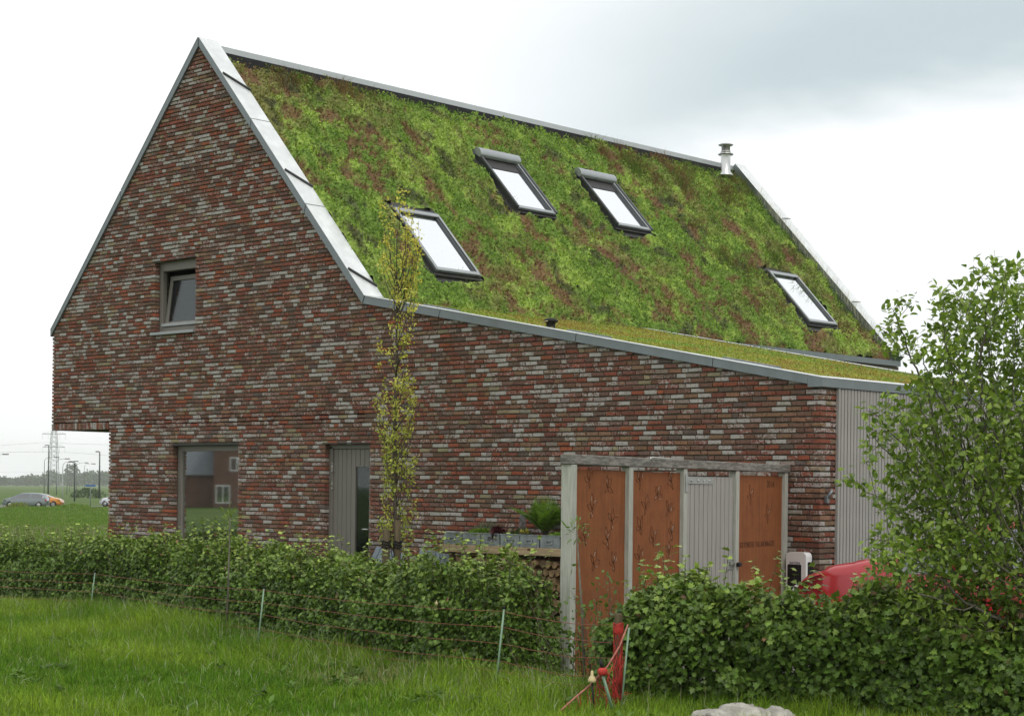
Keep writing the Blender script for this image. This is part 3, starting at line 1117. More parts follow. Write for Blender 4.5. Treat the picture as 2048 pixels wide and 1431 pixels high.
# ------------------------------------------------------------------ planted roofs
def sedum_colour(y, u):
    """Patches of stonecrop that run down the slope."""
    n = len(y)
    wy = y + .9 * (fbm(y * .9, u * .8, 40, 4) - .5)
    wu = u + .9 * (fbm(y * .9 + 9, u * .8, 44, 4) - .5)
    big = fbm(wy * 1.1, wu * .9, 3, 5, .6)
    red = fbm(wy * 1.9 + 5, wu * 1.35, 9, 5, .65)
    lig = fbm(wy * 2.2, wu * 1.6 + 3, 15, 5, .65)
    fine = fbm(y * 11, u * 10, 21, 3) + rng.normal(0, .10, n)
    green = np.array([.160, .255, .045])
    light = np.array([.280, .385, .075])
    olive = np.array([.215, .215, .070])
    rust = np.array([.165, .072, .048])
    dark = np.array([.075, .078, .040])
    redbias = .10 * np.exp(-((y - 7.5) / 5.0) ** 2)
    w = lambda v, a, b: np.clip((v - a) / (b - a), 0, 1)[:, None]
    c = green + (olive - green) * w(big, .50, .66)
    c = c + (light - c) * w(lig + .35 * (fine - .5), .50, .64)
    r = w(red + redbias * .55 + .40 * (fine - .5), .575, .66)
    c = c + (rust - c) * r * .86
    c = c + (dark - c) * w(-fbm(y * 3.4, u * 2.2, 33, 4), -.32, -.25) * .8
    return c * rng.uniform(.88, 1.12, (n, 1)), r[:, 0]


def sheet(ys, us, f):
    Y, U = np.meshgrid(ys, us, indexing='ij')
    y, u = Y.ravel(), U.ravel()
    nu = len(us)
    i, j = np.meshgrid(np.arange(len(ys) - 1), np.arange(nu - 1), indexing='ij')
    q = (i * nu + j).ravel()
    F = np.stack([q, q + nu, q + nu + 1, q + 1], 1)
    return y, u, F


def in_holes(y, u, pad=0.0):
    k = np.zeros(len(y), bool)
    for a, b, c, d in HOLES:
        k |= (y > a + pad) & (y < b - pad) & (u > c + pad) & (u < d - pad)
    return k


def clump(y, u):
    h = fbm(y * 3.0, u * 2.2, 51, 3)
    h2 = np.abs(fbm(y * 8, u * 7, 57, 3) - .5) * 2
    return .0 + .26 * np.clip(h - .36, 0, 1) + .10 * (1 - h2)


y, u, F = sheet(np.arange(.34, 14.12, .036), np.arange(.0, 5.64, .036), None)
cc, rr = sedum_colour(y, u)
n = clump(y, u) * (1 - .45 * rr) - .035
edge = np.minimum(np.minimum(y - .34, 14.12 - y), np.minimum(u + .05, 5.62 - u))
n = np.where(edge < .12, n - (.12 - edge) * .5, n)
V = roof_pt(y, u, n)
keep = ~np.all(in_holes(y[F.ravel()], u[F.ravel()], .04).reshape(F.shape), axis=1)
sed = mesh_np('sedum', V, F[keep], M_SEDUM, roof, np.concatenate([cc, np.ones((len(cc), 1))], 1), smooth=True)
sed['kind'] = 'stuff'

N = 120000
y, u = rng.uniform(.35, 14.1, N), rng.uniform(-.02, 5.62, N)
k = ~in_holes(y, u)
y, u = y[k], u[k]
cc, rr = sedum_colour(y, u)
k = rng.uniform(0, 1, len(y)) < np.clip(1.15 - .75 * rr, 0, 1)
y, u, cc, rr = y[k], u[k], cc[k], rr[k]
n = clump(y, u) * (1 - .45 * rr) - .035 + rng.uniform(-.005, .03, len(y))
P = roof_pt(y, u, n)
nn = np.array([ST, 0, CT]) * .8 + rng.normal(0, .55, (len(y), 3)) + np.array([0, 0, .4])
dd = rng.normal(0, 1, (len(y), 3)) + np.array([0, 0, .5])
cc = cc * rng.uniform(.5, 1.7, (len(y), 1))
QUAD = np.array([(0, 0), (.5, -.33), (1.0, 0), (.5, .33)])
o = leaf_mesh('sedum_leaves', P, dd, nn, rng.uniform(.024, .058, len(y)), cc, QUAD, M_LEAF_SOFT, roof)
o['kind'] = 'stuff'

# tufts of dry fescue near the ridge and along the far edge
bs, hh, ww, le, cl = [], [], [], [], []


def tuft(y0, u0, r, hgt, nb, c):
    a, q = rng.uniform(0, 2 * np.pi, nb), r * np.sqrt(rng.uniform(0, 1, nb))
    yy, uu = y0 + q * np.cos(a), u0 + q * np.sin(a) * 1.25
    k = (yy > .36) & (yy < 14.1) & (uu > 0) & (uu < 5.62)
    yy, uu = yy[k], uu[k]
    bs.append(roof_pt(yy, uu, .02)); m_ = len(yy)
    hh.append(hgt * rng.uniform(.6, 1.15, m_)); ww.append(rng.uniform(.003, .006, m_)); le.append(rng.uniform(.25, 1.0, m_))
    cl.append(np.array(c) * rng.uniform(.7, 1.35, (m_, 1)) * rng.uniform(.9, 1.1, (m_, 3)))


BRN, GRN, PNK = (.20, .135, .06), (.13, .19, .04), (.24, .13, .07)
for _ in range(26): tuft(rng.uniform(9.3, 13.9), rng.uniform(4.4, 5.5), .28, .30, 150, (BRN, PNK, GRN)[rng.integers(3)])
for _ in range(20): tuft(rng.uniform(12.6, 13.95), rng.uniform(.4, 5.0), .25, .20, 140, (GRN, GRN, BRN)[rng.integers(3)])
for _ in range(10): tuft(rng.uniform(10.6, 12.0), rng.uniform(1.2, 5.0), .22, .26, 120, (BRN, GRN)[rng.integers(2)])
for _ in range(9): tuft(rng.uniform(1.2, 4.0), rng.uniform(5.1, 5.5), .2, .22, 110, (BRN, GRN, PNK)[rng.integers(3)])
for _ in range(26): tuft(rng.uniform(.6, 13.8), rng.uniform(.3, 5.5), .14, .15, 50, (GRN, BRN)[rng.integers(2)])
tuft(2.75, 5.3, .35, .26, 260, PNK); tuft(1.9, 5.35, .25, .2, 160, GRN)
o = blades('fescue_tufts', np.concatenate(bs), np.concatenate(hh), np.concatenate(ww), np.concatenate(le), np.concatenate(cl), M_GRASS, roof)
o['kind'] = 'stuff'
# wispy dry grass standing along the far coping
nb = 420
uu = rng.uniform(.2, 4.9, nb)
o = blades('dry_wisps', roof_pt(rng.uniform(14.02, 14.14, nb), uu, .1), rng.uniform(.2, .42, nb), rng.uniform(.0015, .003, nb), rng.uniform(.1, .7, nb),
           np.array([.50, .47, .40]) * rng.uniform(.8, 1.3, (nb, 1)), M_GRASS, roof)
o['kind'] = 'stuff'

# lean-to roof: short yellow-green carpet
leanroof = bpy.data.objects['lean_to_roof']


def lean_z(x): return 2.997 + sl * (x - .035) - .055


def lean_colour(x, y):
    a, b, f = fbm(x * 1.5, y * 1.5, 70, 4), fbm(x * 2.2, y * 2.2, 75, 4), fbm(x * 11, y * 11, 78, 3)
    w = lambda v, p_, q_: np.clip((v - p_) / (q_ - p_), 0, 1)[:, None]
    c = np.array([.30, .30, .075]) + (np.array([.20, .29, .060]) - np.array([.30, .30, .075])) * w(a, .48, .62)
    c = c + (np.array([.30, .165, .055]) - c) * w(b + .3 * (f - .5), .56, .66) * .7
    return c * rng.uniform(.85, 1.15, (len(x), 1))


x, y, F = sheet(np.arange(-7.62, -.16, .042), np.arange(.19, 6.2, .042), None)
z = lean_z(x) + .035 * fbm(x * 9, y * 9, 81, 3) + .03 * fbm(x * 2, y * 2, 83, 3) - .03 + .05 * np.clip((y - 5.6) / .6, 0, 1) * fbm(x * 3, y * 3, 85)
o = mesh_np('sedum', np.stack([x, y, z], 1), F, M_SEDUM, leanroof, np.concatenate([lean_colour(x, y), np.ones((len(x), 1))], 1), smooth=True)
o['kind'] = 'stuff'
N = 42000
x, y = rng.uniform(-7.6, -.17, N), rng.uniform(.2, 6.19, N)
P = np.stack([x, y, lean_z(x) + .01 + rng.uniform(-.01, .03, N) + .03 * fbm(x * 2, y * 2, 83, 3)], 1)
o = leaf_mesh('sedum_leaves', P, rng.normal(0, 1, (N, 3)) + np.array([0, 0, .6]), rng.normal(0, .6, (N, 3)) + np.array([0, 0, 1]), rng.uniform(.015, .036, N),
              lean_colour(x, y) * rng.uniform(.7, 1.5, (N, 1)), QUAD, M_LEAF_SOFT, leanroof)
o['kind'] = 'stuff'

# ------------------------------------------------------------------ garden screen with rusty steel panels
GA, GR = (-.467, 0.0), math.atan2(-.966, .257)
screen = thing('garden_screen', 'grey timber screen with three rusty steel panels and a slatted gate', 'screen', (GA[0], GA[1], 0), GR)
PS = [5.62, 4.40, 3.09, 1.645, .10]
for i, s in enumerate(PS):
    hw = .052 if i == 0 else .045
    MB().box(s - hw, s + hw, -hw, hw, 0, 1.914, .004).build('post', M_POST, screen)
MB().box(.0, 5.69, -.055, .055, 1.916, 2.004, .006).build('beam', M_BEAM, screen)
GE = np.array([math.cos(GR), math.sin(GR)]); GN = np.array([-GE[1], GE[0]])


def gate_sz(u, v):
    d = ray_dir(u, v)
    t = ((np.array(GA) - CAM[:2]) @ GN) / (d[:2] @ GN)
    P_ = CAM + t * d
    return float((P_[:2] - np.array(GA)) @ GE), float(P_[2])


CUTS = [[(265, 275), (390, 320), (285, 475), (420, 555), (235, 665), (390, 685), (295, 845), (430, 840)],
        [(610, 280), (825, 285), (730, 375), (650, 460), (805, 480), (615, 600), (700, 680), (825, 630), (605, 805), (810, 765)],
        [(1365, 390), (1480, 520), (1385, 1005)]]
M_CORTEN_MARK = plain('corten_mark', (.125, .047, .022), .85, 0, .2, .3, 20)
PAN = [(4.447, 5.565), (3.137, 4.352), (.148, 1.597)]
panels = []


def cutout(panel, s, z):
    """A winged shape cut along its outline: leaf-like slits, with edges bent out of the sheet."""
    a0 = rng.uniform(-.9, .9)
    dk = MB()
    for w_ in range(4):
        an = a0 + (-1.0, -.1, .95, 2.9)[w_] + rng.uniform(-.2, .2)
        L = (.125, .135, .105, .075)[w_] * rng.uniform(.85, 1.15)
        wd = (.026, .030, .024, .016)[w_] * rng.uniform(.8, 1.2)
        ux, uz = math.sin(an), math.cos(an)
        for sg in (-1, 1):
            pth = []
            for q in np.linspace(0, 1, 8):
                o_ = sg * wd * math.sin(math.pi * q ** .8) + .25 * L * q * q * (.4 if sg > 0 else .3)
                pth.append((s + ux * L * q + uz * o_, .0042, z + uz * L * q - ux * o_))
            dk.tube(pth, .0019 if sg < 0 else .0028, 4)
            if rng.uniform() < .42:
                k0 = rng.integers(1, 4)
                MB().tube([(a_[0] + .004, .0085, a_[2] - .003) for a_ in pth[k0:k0 + 4]], [.0012, .003, .003, .0012], 4).build('bent_lip', M_CORTEN_CUT, panel)
    dk.build('cutout', M_CORTEN_EDGE, panel)


for (s0, s1), cs in zip(PAN, CUTS):
    pn = MB().box(s0 + .002, s1 - .002, -.003, .003, .03, 1.872).build('steel_panel', M_CORTEN, screen)
    panels.append(pn)
    for (px, py) in cs:
        s, z = gate_sz(1100 + px / 3.407, 880 + py / 3.407)
        cutout(pn, s, z)


def lettering(name, body, size, Mx, mat, parent, depth=.002, sx=1.0):
    cu = bpy.data.curves.new(name, 'FONT')
    cu.body = body; cu.size = size; cu.extrude = depth; cu.align_x = 'CENTER'; cu.align_y = 'CENTER'
    ob = bpy.data.objects.new(name, cu); COL.objects.link(ob)
    dg = bpy.context.evaluated_depsgraph_get()
    me = bpy.data.meshes.new_from_object(ob.evaluated_get(dg))
    bpy.data.objects.remove(ob)
    me.transform(Mx @ Matrix.Diagonal((sx, 1, 1, 1)))
    me.materials.clear(); me.materials.append(mat)
    ob = bpy.data.objects.new(name, me)
    return link(ob, parent)


def on_gate(s, z): return Matrix(((-1, 0, 0, s), (0, 0, 1, .0045), (0, 1, 0, z), (0, 0, 0, 1)))


s, z = gate_sz(1100 + 1500 / 3.407, 880 + 300 / 3.407)
lettering('lettering', '2014', .115, on_gate(s, z), M_CORTEN_MARK, panels[2], sx=1.1)
s, z = gate_sz(1100 + 1410 / 3.407, 880 + 708 / 3.407)
lettering('lettering', 'ISTTONSTEL VELLINORNGOS', .088, on_gate(s, z), M_CORTEN_MARK, panels[2], sx=.93)

gd = bpy.data.objects.new('slatted_gate', None); link(gd, screen)
x = 1.71
while x < 3.02:
    MB().box(x, min(x + .1, 3.03), -.012, .012, .06, 1.842, .003).build('board', M_SLAT, gd)
    x += .119
MB().box(1.70, 3.03, -.075, -.05, .06, 1.80).build('gate_backing', M_BLACK, gd)
m = MB().box(2.30, 3.0, .013, .019, 1.765, 1.835, .002)
hg = m.build('strap_hinge', M_STEEL, gd)
m = MB().box(3.05, 3.11, .047, .053, 1.68, 1.86, .002).tube([(3.03, .03, 1.76), (3.03, .03, 1.84)], .014, 7)
m.build('hinge_plate', M_STEEL, gd)
for q in (2.4, 2.55, 2.7, 2.88): MB().lathe((q, .019, 1.80), [(.012, 0), (.011, .006), (.004, .01)], 8, 'y').build('bolt', M_INOX, hg)
m = MB().box(1.68, 1.86, .013, .020, .86, .99, .003).box(1.60, 1.80, .021, .037, .905, .945, .004)
m.build('latch', M_STEEL, gd)
m = MB().box(1.60, 1.685, .046, .085, .89, .935, .008)
m.build('latch_knob', M_BLACK, gd)
# thin wire bent over the beam
wr = MB().tube([(3.98, .06, 1.98), (3.98, .05, 2.012), (3.55, .0, 2.013), (3.46, .045, 2.012), (3.44, .06, 1.88)], .006, 5).build('wire_hook', M_INOX, screen)

# ------------------------------------------------------------------ charger on the wall
ch = thing('wall_charger', 'white and black car charger box on the brick corner', 'charger', (-.215, -.001, .70))
def rrect(w, h, r, n=5):
    pts = []
    for cx_, cz_, a0 in ((w - r, h - r, 0), (-w + r, h - r, 90), (-w + r, -h + r, 180), (w - r, -h + r, 270)):
        for q in np.linspace(0, 90, n):
            a = R(a0 + q)
            pts.append((cx_ + r * math.cos(a), cz_ + r * math.sin(a)))
    return pts
MB().prism_y(rrect(.135, .31, .05), -.155, -.035).build('housing', M_WHITE, ch)
MB().prism_y(rrect(.128, .30, .045), -.034, -.002).build('back_shell', M_BLACK, ch)
MB().box(.1355, .142, -.12, -.02, -.27, .20, .003).build('side_panel', M_BLACK, ch)
MB().prism_y(rrect(.092, .19, .008), -.160, -.1551).xform(Matrix.Translation((-.018, 0, -.02))).build('front_panel', M_BLACK, ch)
lettering('lettering', 'EATON', .042, Matrix(((1, 0, 0, -.015), (0, 0, -1, -.156), (0, 1, 0, .185), (0, 0, 0, 1))), plain('navy_print', (.02, .02, .08), .5), ch, .001)

# ------------------------------------------------------------------ firewood shelf with zinc drawers
shelf = thing('firewood_shelf', 'pale timber shelf of stacked firewood against the brick wall', 'shelf', (-4.3, -.28, 0))
MB().box(-1.345, 1.30, -.22, -.178, .852, .950, .004).build('front_board', M_WOOD, shelf)
MB().box(-1.345, 1.30, -.177, .25, .915, .947).build('top_board', M_WOOD, shelf)
for x in (-1.20, 1.2):
    MB().tube([(x, -.13, 0), (x, -.13, .914)], .045, 10).build('post', M_WOODPOST, shelf)
M_ENDGRAIN = plain('split_wood', (.27, .175, .095), .85, 0, .15, .5, 8, (1, 1, 1), .4, 30)
M_ENDDARK = plain('split_wood_dark', (.15, .10, .06), .9, 0, .1, .5, 8, (1, 1, 1), .4, 30)
logm = []
for i in range(9):
    npt = random.choice([5, 6, 7, 9])
    poly = [(.055 * (1 + .35 * random.uniform(-1, .6)) * math.cos(2 * math.pi * q / npt), .05 * (1 + .35 * random.uniform(-1, .6)) * math.sin(2 * math.pi * q / npt)) for q in range(npt)]
    ob = MB().prism_y(poly, -.19, .19).build('log', M_ENDGRAIN if i % 3 else M_ENDDARK)
    logm.append(ob.data)
    bpy.data.objects.remove(ob)
for rw in range(8):
    for q in range(19):
        if random.random() < .06 and rw == 7: continue
        ob = bpy.data.objects.new('log', random.choice(logm))
        ob.location = (-5.38 + q * .108 + (rw % 2) * .05 + random.uniform(-.01, .01), -.29 + random.uniform(-.03, .03), .07 + rw * .096)
        ob.rotation_euler = (0, random.uniform(0, 6.28), random.uniform(-.06, .06))
        link(ob)
        tag(ob, 'split brown log in the firewood stack under the pale shelf', 'log', 'split logs stacked under the shelf')

DL = ['leftmost zinc drawer on the timber shelf, bare of trailing plants', 'second zinc drawer from the left on the shelf, mat of green stonecrop', 'third zinc drawer from the left, dark red plant hanging over it',
      'middle zinc drawer on the shelf, small yellow flowers above', 'zinc drawer with bright patchy front below the fern', 'zinc drawer right of the fern, green stonecrop mat', 'rightmost zinc drawer beside the pale screen post']
for i in range(7):
    x = -5.43 + i * .347
    dw = thing('zinc_drawer', DL[i], 'drawer', (x, -.28, .951), random.uniform(-.015, .015), 'zinc drawers on the timber shelf')
    m = MB()
    m.box(-.165, .165, -.20, -.192, 0, .150, .003).box(-.165, -.157, -.191, .19, 0, .148).box(.157, .165, -.191, .19, 0, .148).box(-.156, .156, .182, .19, 0, .148).box(-.156, .156, -.19, .18, 0, .008)
    m.build('body', M_ZBOX, dw)
    MB().box(-.17, .17, -.208, -.199, .150, .163, .003).build('rim', M_ZBOX, dw)
    m = MB().box(-.055, .055, -.216, -.2005, .085, .100, .003)
    m.tube([(-.05, -.208, .085), (-.045, -.222, .05), (0, -.226, .045), (.045, -.222, .05), (.05, -.208, .085)], .006, 6)
    m.build('handle', M_ZBOX, dw)
    MB().box(-.155, .155, -.189, .181, .10, .138).build('soil', M_SOIL, dw)


def ball_plant(name, label, cat, c, rad, n, size, col, outline, mat=M_LEAF, flat=.6, group=None, up=.6):
    t = thing(name, label, cat, c, 0, group)
    v = unit(rng.normal(0, 1, (n, 3))) * rng.uniform(.25, 1, (n, 1)) ** .5 * np.array(rad)
    v[:, 2] = np.abs(v[:, 2])
    d = unit(v) + rng.normal(0, .4, (n, 3)) + np.array([0, 0, up])
    nn = rng.normal(0, .5, (n, 3)) + np.array([0, 0, 1])
    leaf_mesh('leaves', v, d, nn, rng.uniform(.7, 1.3, n) * size, np.array(col) * rng.uniform(.65, 1.4, (n, 1)), outline, mat, t)
    m = MB()
    for _ in range(6):
        e = unit(rng.normal(0, 1, 3)) * np.array(rad) * .7
        m.tube([(0, 0, -.03), (e[0] * .5, e[1] * .5, abs(e[2]) * .6), (e[0], e[1], abs(e[2]))], .003, 4)
    m.build('stems', M_BARK, t)
    return t


ball_plant('stonecrop', 'bright green stonecrop mat in the second zinc drawer', 'plant', (-5.08, -.30, 1.085), (.19, .19, .075), 1600, .022, (.15, .25, .03), LEAF_OVATE)
ball_plant('stonecrop', 'green stonecrop mat right of the fern', 'plant', (-3.52, -.30, 1.085), (.36, .18, .07), 1900, .022, (.14, .25, .03), LEAF_OVATE)
ball_plant('herb', 'grey-green sprigs behind the stonecrop on the shelf', 'plant', (-5.15, -.12, 1.09), (.27, .08, .16), 700, .028, (.12, .15, .085), LEAF_NARROW, up=1.3)
ball_plant('coral_bells', 'dark red leafy plant trailing over the third zinc drawer', 'plant', (-4.68, -.40, 1.03), (.13, .09, .16), 500, .042, (.055, .010, .014), LEAF_MAPLE)
ball_plant('silver_plant', 'silver-grey feathery plant standing by the brick wall on the shelf', 'plant', (-4.48, -.14, 1.10), (.055, .05, .34), 420, .035, (.24, .25, .27), LEAF_NARROW, up=1.5)
ball_plant('herb', 'low grey-green plant in the middle zinc drawer', 'plant', (-4.38, -.30, 1.09), (.16, .14, .08), 420, .03, (.12, .15, .07), LEAF_OVATE)
ball_plant('pansy', 'small yellow flowers in the middle zinc drawer', 'flower', (-4.24, -.36, 1.12), (.06, .05, .05), 36, .035, (.62, .55, .12), LEAF_OVATE)
fern = thing('fern', 'large green fern in a drawer on the shelf', 'fern', (-3.98, -.26, 1.07))
fp, fd, fn, fs, fc = [], [], [], [], []
stm = MB()
for i in range(34):
    az = rng.uniform(0, 2 * np.pi)
    L = rng.uniform(.36, .62)
    out = rng.uniform(.15, 1.15)
    pts = []
    for q in np.linspace(0, 1, 24):
        rr_ = L * out * q ** 1.3
        pts.append(np.array([math.cos(az) * rr_, math.sin(az) * rr_ * .55, L * (q - .32 * out * q ** 3)]))
    stm.tube(pts[::4] + [pts[-1]], [.004] * len(pts[::4]) + [.001], 4)
    for k in range(5, 24):
        t_ = unit(pts[k] - pts[k - 1])
        sd = unit(np.cross(t_, np.array([0, 0, 1.0]) + 1e-3))
        q = k / 23
        w_ = .15 * L / .5 * math.sin(math.pi * min(1, (q - .12) / .88) ** .75) + .012
        for sg in (-1, 1):
            fp.append(pts[k]); fd.append(sd * sg + t_ * .45); fn.append(np.cross(sd, t_)); fs.append(w_); fc.append(np.array([.12, .21, .03]) * rng.uniform(.7, 1.45))
leaf_mesh('fronds', np.array(fp), np.array(fd), np.array(fn), np.array(fs), np.array(fc), LEAF_NARROW * np.array([1, .62]), M_LEAF_SOFT, fern)
stm.build('stems', M_BARK, fern)

# blue-grey slatted boards leaning on the wall
for (x, lab) in ((-7.0, 'blue-grey slatted board leaning on the wall by the door, behind the stakes'), (-6.10, 'wide blue-grey slatted board leaning beside the firewood shelf')):
    lb = thing('leaning_board', lab, 'board', (x, -.62, 0), .1)
    Mx = Matrix.Rotation(-R(26), 4, 'X') @ Matrix.Rotation(R(9), 4, 'Y')
    for i in range(6):
        MB().box(-.30 + i * .1, -.212 + i * .1, -.012, .012, 0, .93, .003).xform(Mx).build('slat', M_BLUEGREY, lb)
    for z in (.2, .75):
        MB().box(-.29, .29, .013, .035, z, z + .06).xform(Mx).build('batten', M_BLUEGREY, lb)

# ------------------------------------------------------------------ hedges
def hedge(name, label, pts, width, hf, nleaf, lsize, seed, backfrac=.5, shoots=60, outl=LEAF_MAPLE):
    t = thing(name, label, 'hedge', (pts[0][0], pts[0][1], 0))
    P = np.array(pts, float)
    seg = np.diff(P, axis=0); L = np.hypot(seg[:, 0], seg[:, 1]); cum = np.concatenate([[0], np.cumsum(L)])

    def frame(s):
        k = np.clip(np.searchsorted(cum, s) - 1, 0, len(seg) - 1)
        f = (s - cum[k]) / L[k]
        return P[k] + seg[k] * f[:, None], np.stack([-seg[k][:, 1], seg[k][:, 0]], 1) / L[k][:, None]

    pos, nrm = [], []
    need = nleaf
    while need > 0:
        n = nleaf * 2
        s = rng.uniform(0, cum[-1], n)
        o = rng.uniform(-1, 1, n)
        z = rng.uniform(.03, 1.3, n)
        lump = fbm(s * 2.3, z * 2.6 + o * 1.7, seed, 3) - .5
        h = hf(s) * (1 + .75 * (fbm(s * 2.1, o * 1.2, seed + 5, 4, .6) - .5)) + .03
        hw = width / 2 * (1 + 1.25 * lump) * np.clip(1.06 - .35 * (z / h) ** 4, .3, 2) * np.where(z < .2, .72 + z * 1.4, 1)
        end = np.minimum(s, cum[-1] - s)
        a = np.maximum(np.abs(o) * width * .62 - hw, np.maximum(z - h, .10 + .12 * lump - end))      # <0 inside
        keep = (a < 0) & (rng.uniform(0, 1, n) < np.exp(a / .11) + .09)
        keep &= (rng.uniform(0, 1, n) < np.where(o * width > .12, backfrac, 1.0)) | (z > h - .15)
        s, o, z, h = s[keep], o[keep], z[keep], h[keep]
        c, nn = frame(s)
        p3 = np.stack([c[:, 0] + nn[:, 0] * o * width * .62, c[:, 1] + nn[:, 1] * o * width * .62, z], 1)
        topw = np.clip((z - h + .22) / .22, 0, 1)
        on = np.stack([nn[:, 0] * np.sign(o), nn[:, 1] * np.sign(o), np.zeros(len(o))], 1) * (1 - topw)[:, None] + np.array([0, 0, 1]) * (topw + .65)[:, None]
        pos.append(p3); nrm.append(on)
        need -= len(p3)
    pos, nrm = np.concatenate(pos)[:nleaf], np.concatenate(nrm)[:nleaf]
    # shoots that stand out of the top
    m = MB()
    sp, sd, sn, scol = [], [], [], []
    for _ in range(shoots):
        s = np.array([rng.uniform(.15, cum[-1] - .15)])
        c, nn = frame(s)
        o = rng.uniform(-.75, .5) * width / 2
        b = np.array([c[0, 0] + nn[0, 0] * o, c[0, 1] + nn[0, 1] * o, hf(s)[0] * .8])
        Ls = rng.uniform(.20, .55)
        ln = rng.normal(0, .10, 2)
        tip = b + np.array([ln[0], ln[1], Ls])
        m.tube([b, (b + tip) / 2 + rng.normal(0, .01, 3), tip], [.004, .003, .0015], 4)
        for q in np.linspace(.35, 1, 7):
            for _2 in range(2):
                a = rng.uniform(0, 2 * np.pi)
                sp.append(b + (tip - b) * q); sd.append([math.cos(a), math.sin(a), rng.uniform(-.3, .5)]); sn.append([0, 0, 1]); scol.append(q)
    n0 = len(pos)
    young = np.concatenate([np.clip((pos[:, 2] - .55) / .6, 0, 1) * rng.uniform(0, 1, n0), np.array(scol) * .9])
    pos = np.concatenate([pos, np.array(sp)]); nrm = np.concatenate([nrm + rng.normal(0, .45, nrm.shape), np.array(sn) + rng.normal(0, .35, (len(sn), 3))])
    drs = np.concatenate([nrm[:n0] * .35 + rng.normal(0, .75, (n0, 3)) + np.array([0, 0, -.35]), np.array(sd)])
    N_ = len(pos)
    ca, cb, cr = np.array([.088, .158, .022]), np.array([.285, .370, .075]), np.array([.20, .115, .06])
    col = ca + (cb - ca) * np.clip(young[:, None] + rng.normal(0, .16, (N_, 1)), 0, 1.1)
    isr = rng.uniform(0, 1, N_) < .006 + .03 * young
    col[isr] = cr * rng.uniform(.7, 1.2, (isr.sum(), 1))
    col *= rng.uniform(.5, 1.55, (N_, 1))
    off = np.array([pts[0][0], pts[0][1], 0])
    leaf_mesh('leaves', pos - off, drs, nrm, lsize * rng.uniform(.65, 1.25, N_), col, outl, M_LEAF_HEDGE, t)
    # woody stems inside
    for _ in range(int(cum[-1] * 9)):
        s = np.array([rng.uniform(0.1, cum[-1] - .1)])
        c, nn = frame(s)
        o = rng.uniform(-.5, .5) * width / 2
        b = np.array([c[0, 0] + nn[0, 0] * o, c[0, 1] + nn[0, 1] * o, 0])
        tp = b + np.array([rng.normal(0, .12), rng.normal(0, .12), hf(s)[0] * rng.uniform(.75, 1.0)])
        md = (b + tp) / 2 + rng.normal(0, .04, 3)
        m.tube([b, md, tp], [.011, .007, .003], 5)
        for _2 in range(3):
            e = md + rng.normal(0, .16, 3)
            m.tube([md, e], [.005, .002], 4)
    m.v = [(x_ - off[0], y_ - off[1], z_) for x_, y_, z_ in m.v]
    m.build('stems', M_BARK, t, fix=False)
    return t


hedge('hedge', 'long clipped maple hedge in front of the brick gable', [(-16.5, -2.85), (-10.8, -3.50), (-6.7, -3.93), (-3.15, -5.0), (-1.2, -5.50), (1.10, -5.98)], .85,
      lambda s: np.interp(s, [0, 5.7, 9.8, 11.8, 13.5, 15.6, 16.6, 17.6], [.72, .74, .92, .92, .86, .84, 1.0, .95]), 115000, .045, 100, shoots=330, outl=LEAF_LOBED)
hedge('hedge', 'dark maple hedge in front of the rusty panels and red car', [(1.93, -6.00), (2.4, -5.88), (3.14, -5.62), (3.87, -5.48), (5.5, -5.10), (7.5, -4.5)], .95,
      lambda s: np.interp(s, [0, .3, .75, 1.1, 1.5, 2.0, 2.5, 6], [.60, .84, .97, .87, .88, .84, .80, .86]), 46000, .058, 200, shoots=150)

# ------------------------------------------------------------------ trees
def colonise(attr, nodes, parents, di, dk, step, iters=220, bias=np.array([0, 0, .0])):
    nodes = [np.array(p_) for p_ in nodes]; parents = list(parents)
    A = attr.copy()
    near = np.full(len(A), -1); nd = np.full(len(A), 1e9)
    start = 0
    for _ in range(iters):
        new = np.array(nodes[start:])
        if len(new) == 0 or len(A) == 0: break
        d = np.linalg.norm(A[:, None, :] - new[None], axis=2)
        j = d.argmin(1); dm = d[np.arange(len(A)), j]
        up = dm < nd
        nd[up] = dm[up]; near[up] = start + j[up]
        alive = nd > dk
        A, near, nd = A[alive], near[alive], nd[alive]
        start = len(nodes)
        act = nd < di
        if not act.any(): break
        for k in np.unique(near[act]):
            v = unit(A[act & (near == k)] - nodes[k]).sum(0) + bias
            if np.linalg.norm(v) < 1e-3: continue
            v = v / np.linalg.norm(v) + rng.normal(0, .18, 3)
            nodes.append(nodes[k] + v / np.linalg.norm(v) * step); parents.append(int(k))
    return np.array(nodes), parents


def branch_mesh(name, nodes, parents, rt, mat, parent, tip=.0022, power=2.3):
    n = len(nodes)
    w = np.zeros(n); kids = [[] for _ in range(n)]
    for i, p_ in enumerate(parents):
        if p_ >= 0: kids[p_].append(i)
    rad = np.zeros(n)
    for i in range(n - 1, -1, -1):
        rad[i] = tip if not kids[i] else sum(rad[k] ** power for k in kids[i]) ** (1 / power)
    rad = np.minimum(rad * (rt / max(rad[0], 1e-6)) ** .5 if rad[0] > rt else rad, rt)
    m = MB()
    seen = set()
    for i in range(n):
        if parents[i] < 0 or len(kids[parents[i]]) > 1 and max(kids[parents[i]], key=lambda k: rad[k]) != i:
            ch = [i] if parents[i] < 0 else [parents[i], i]
            rr = [rad[i]] * len(ch)
            k = i
            while kids[k]:
                k = max(kids[k], key=lambda q_: rad[q_])
                ch.append(k); rr.append(rad[k])
            if len(ch) > 1: m.tube([nodes[c] for c in ch], rr, 5 if rr[0] < .012 else 8, caps=False)
    m.build(name, mat, parent, fix=False)
    return rad, kids


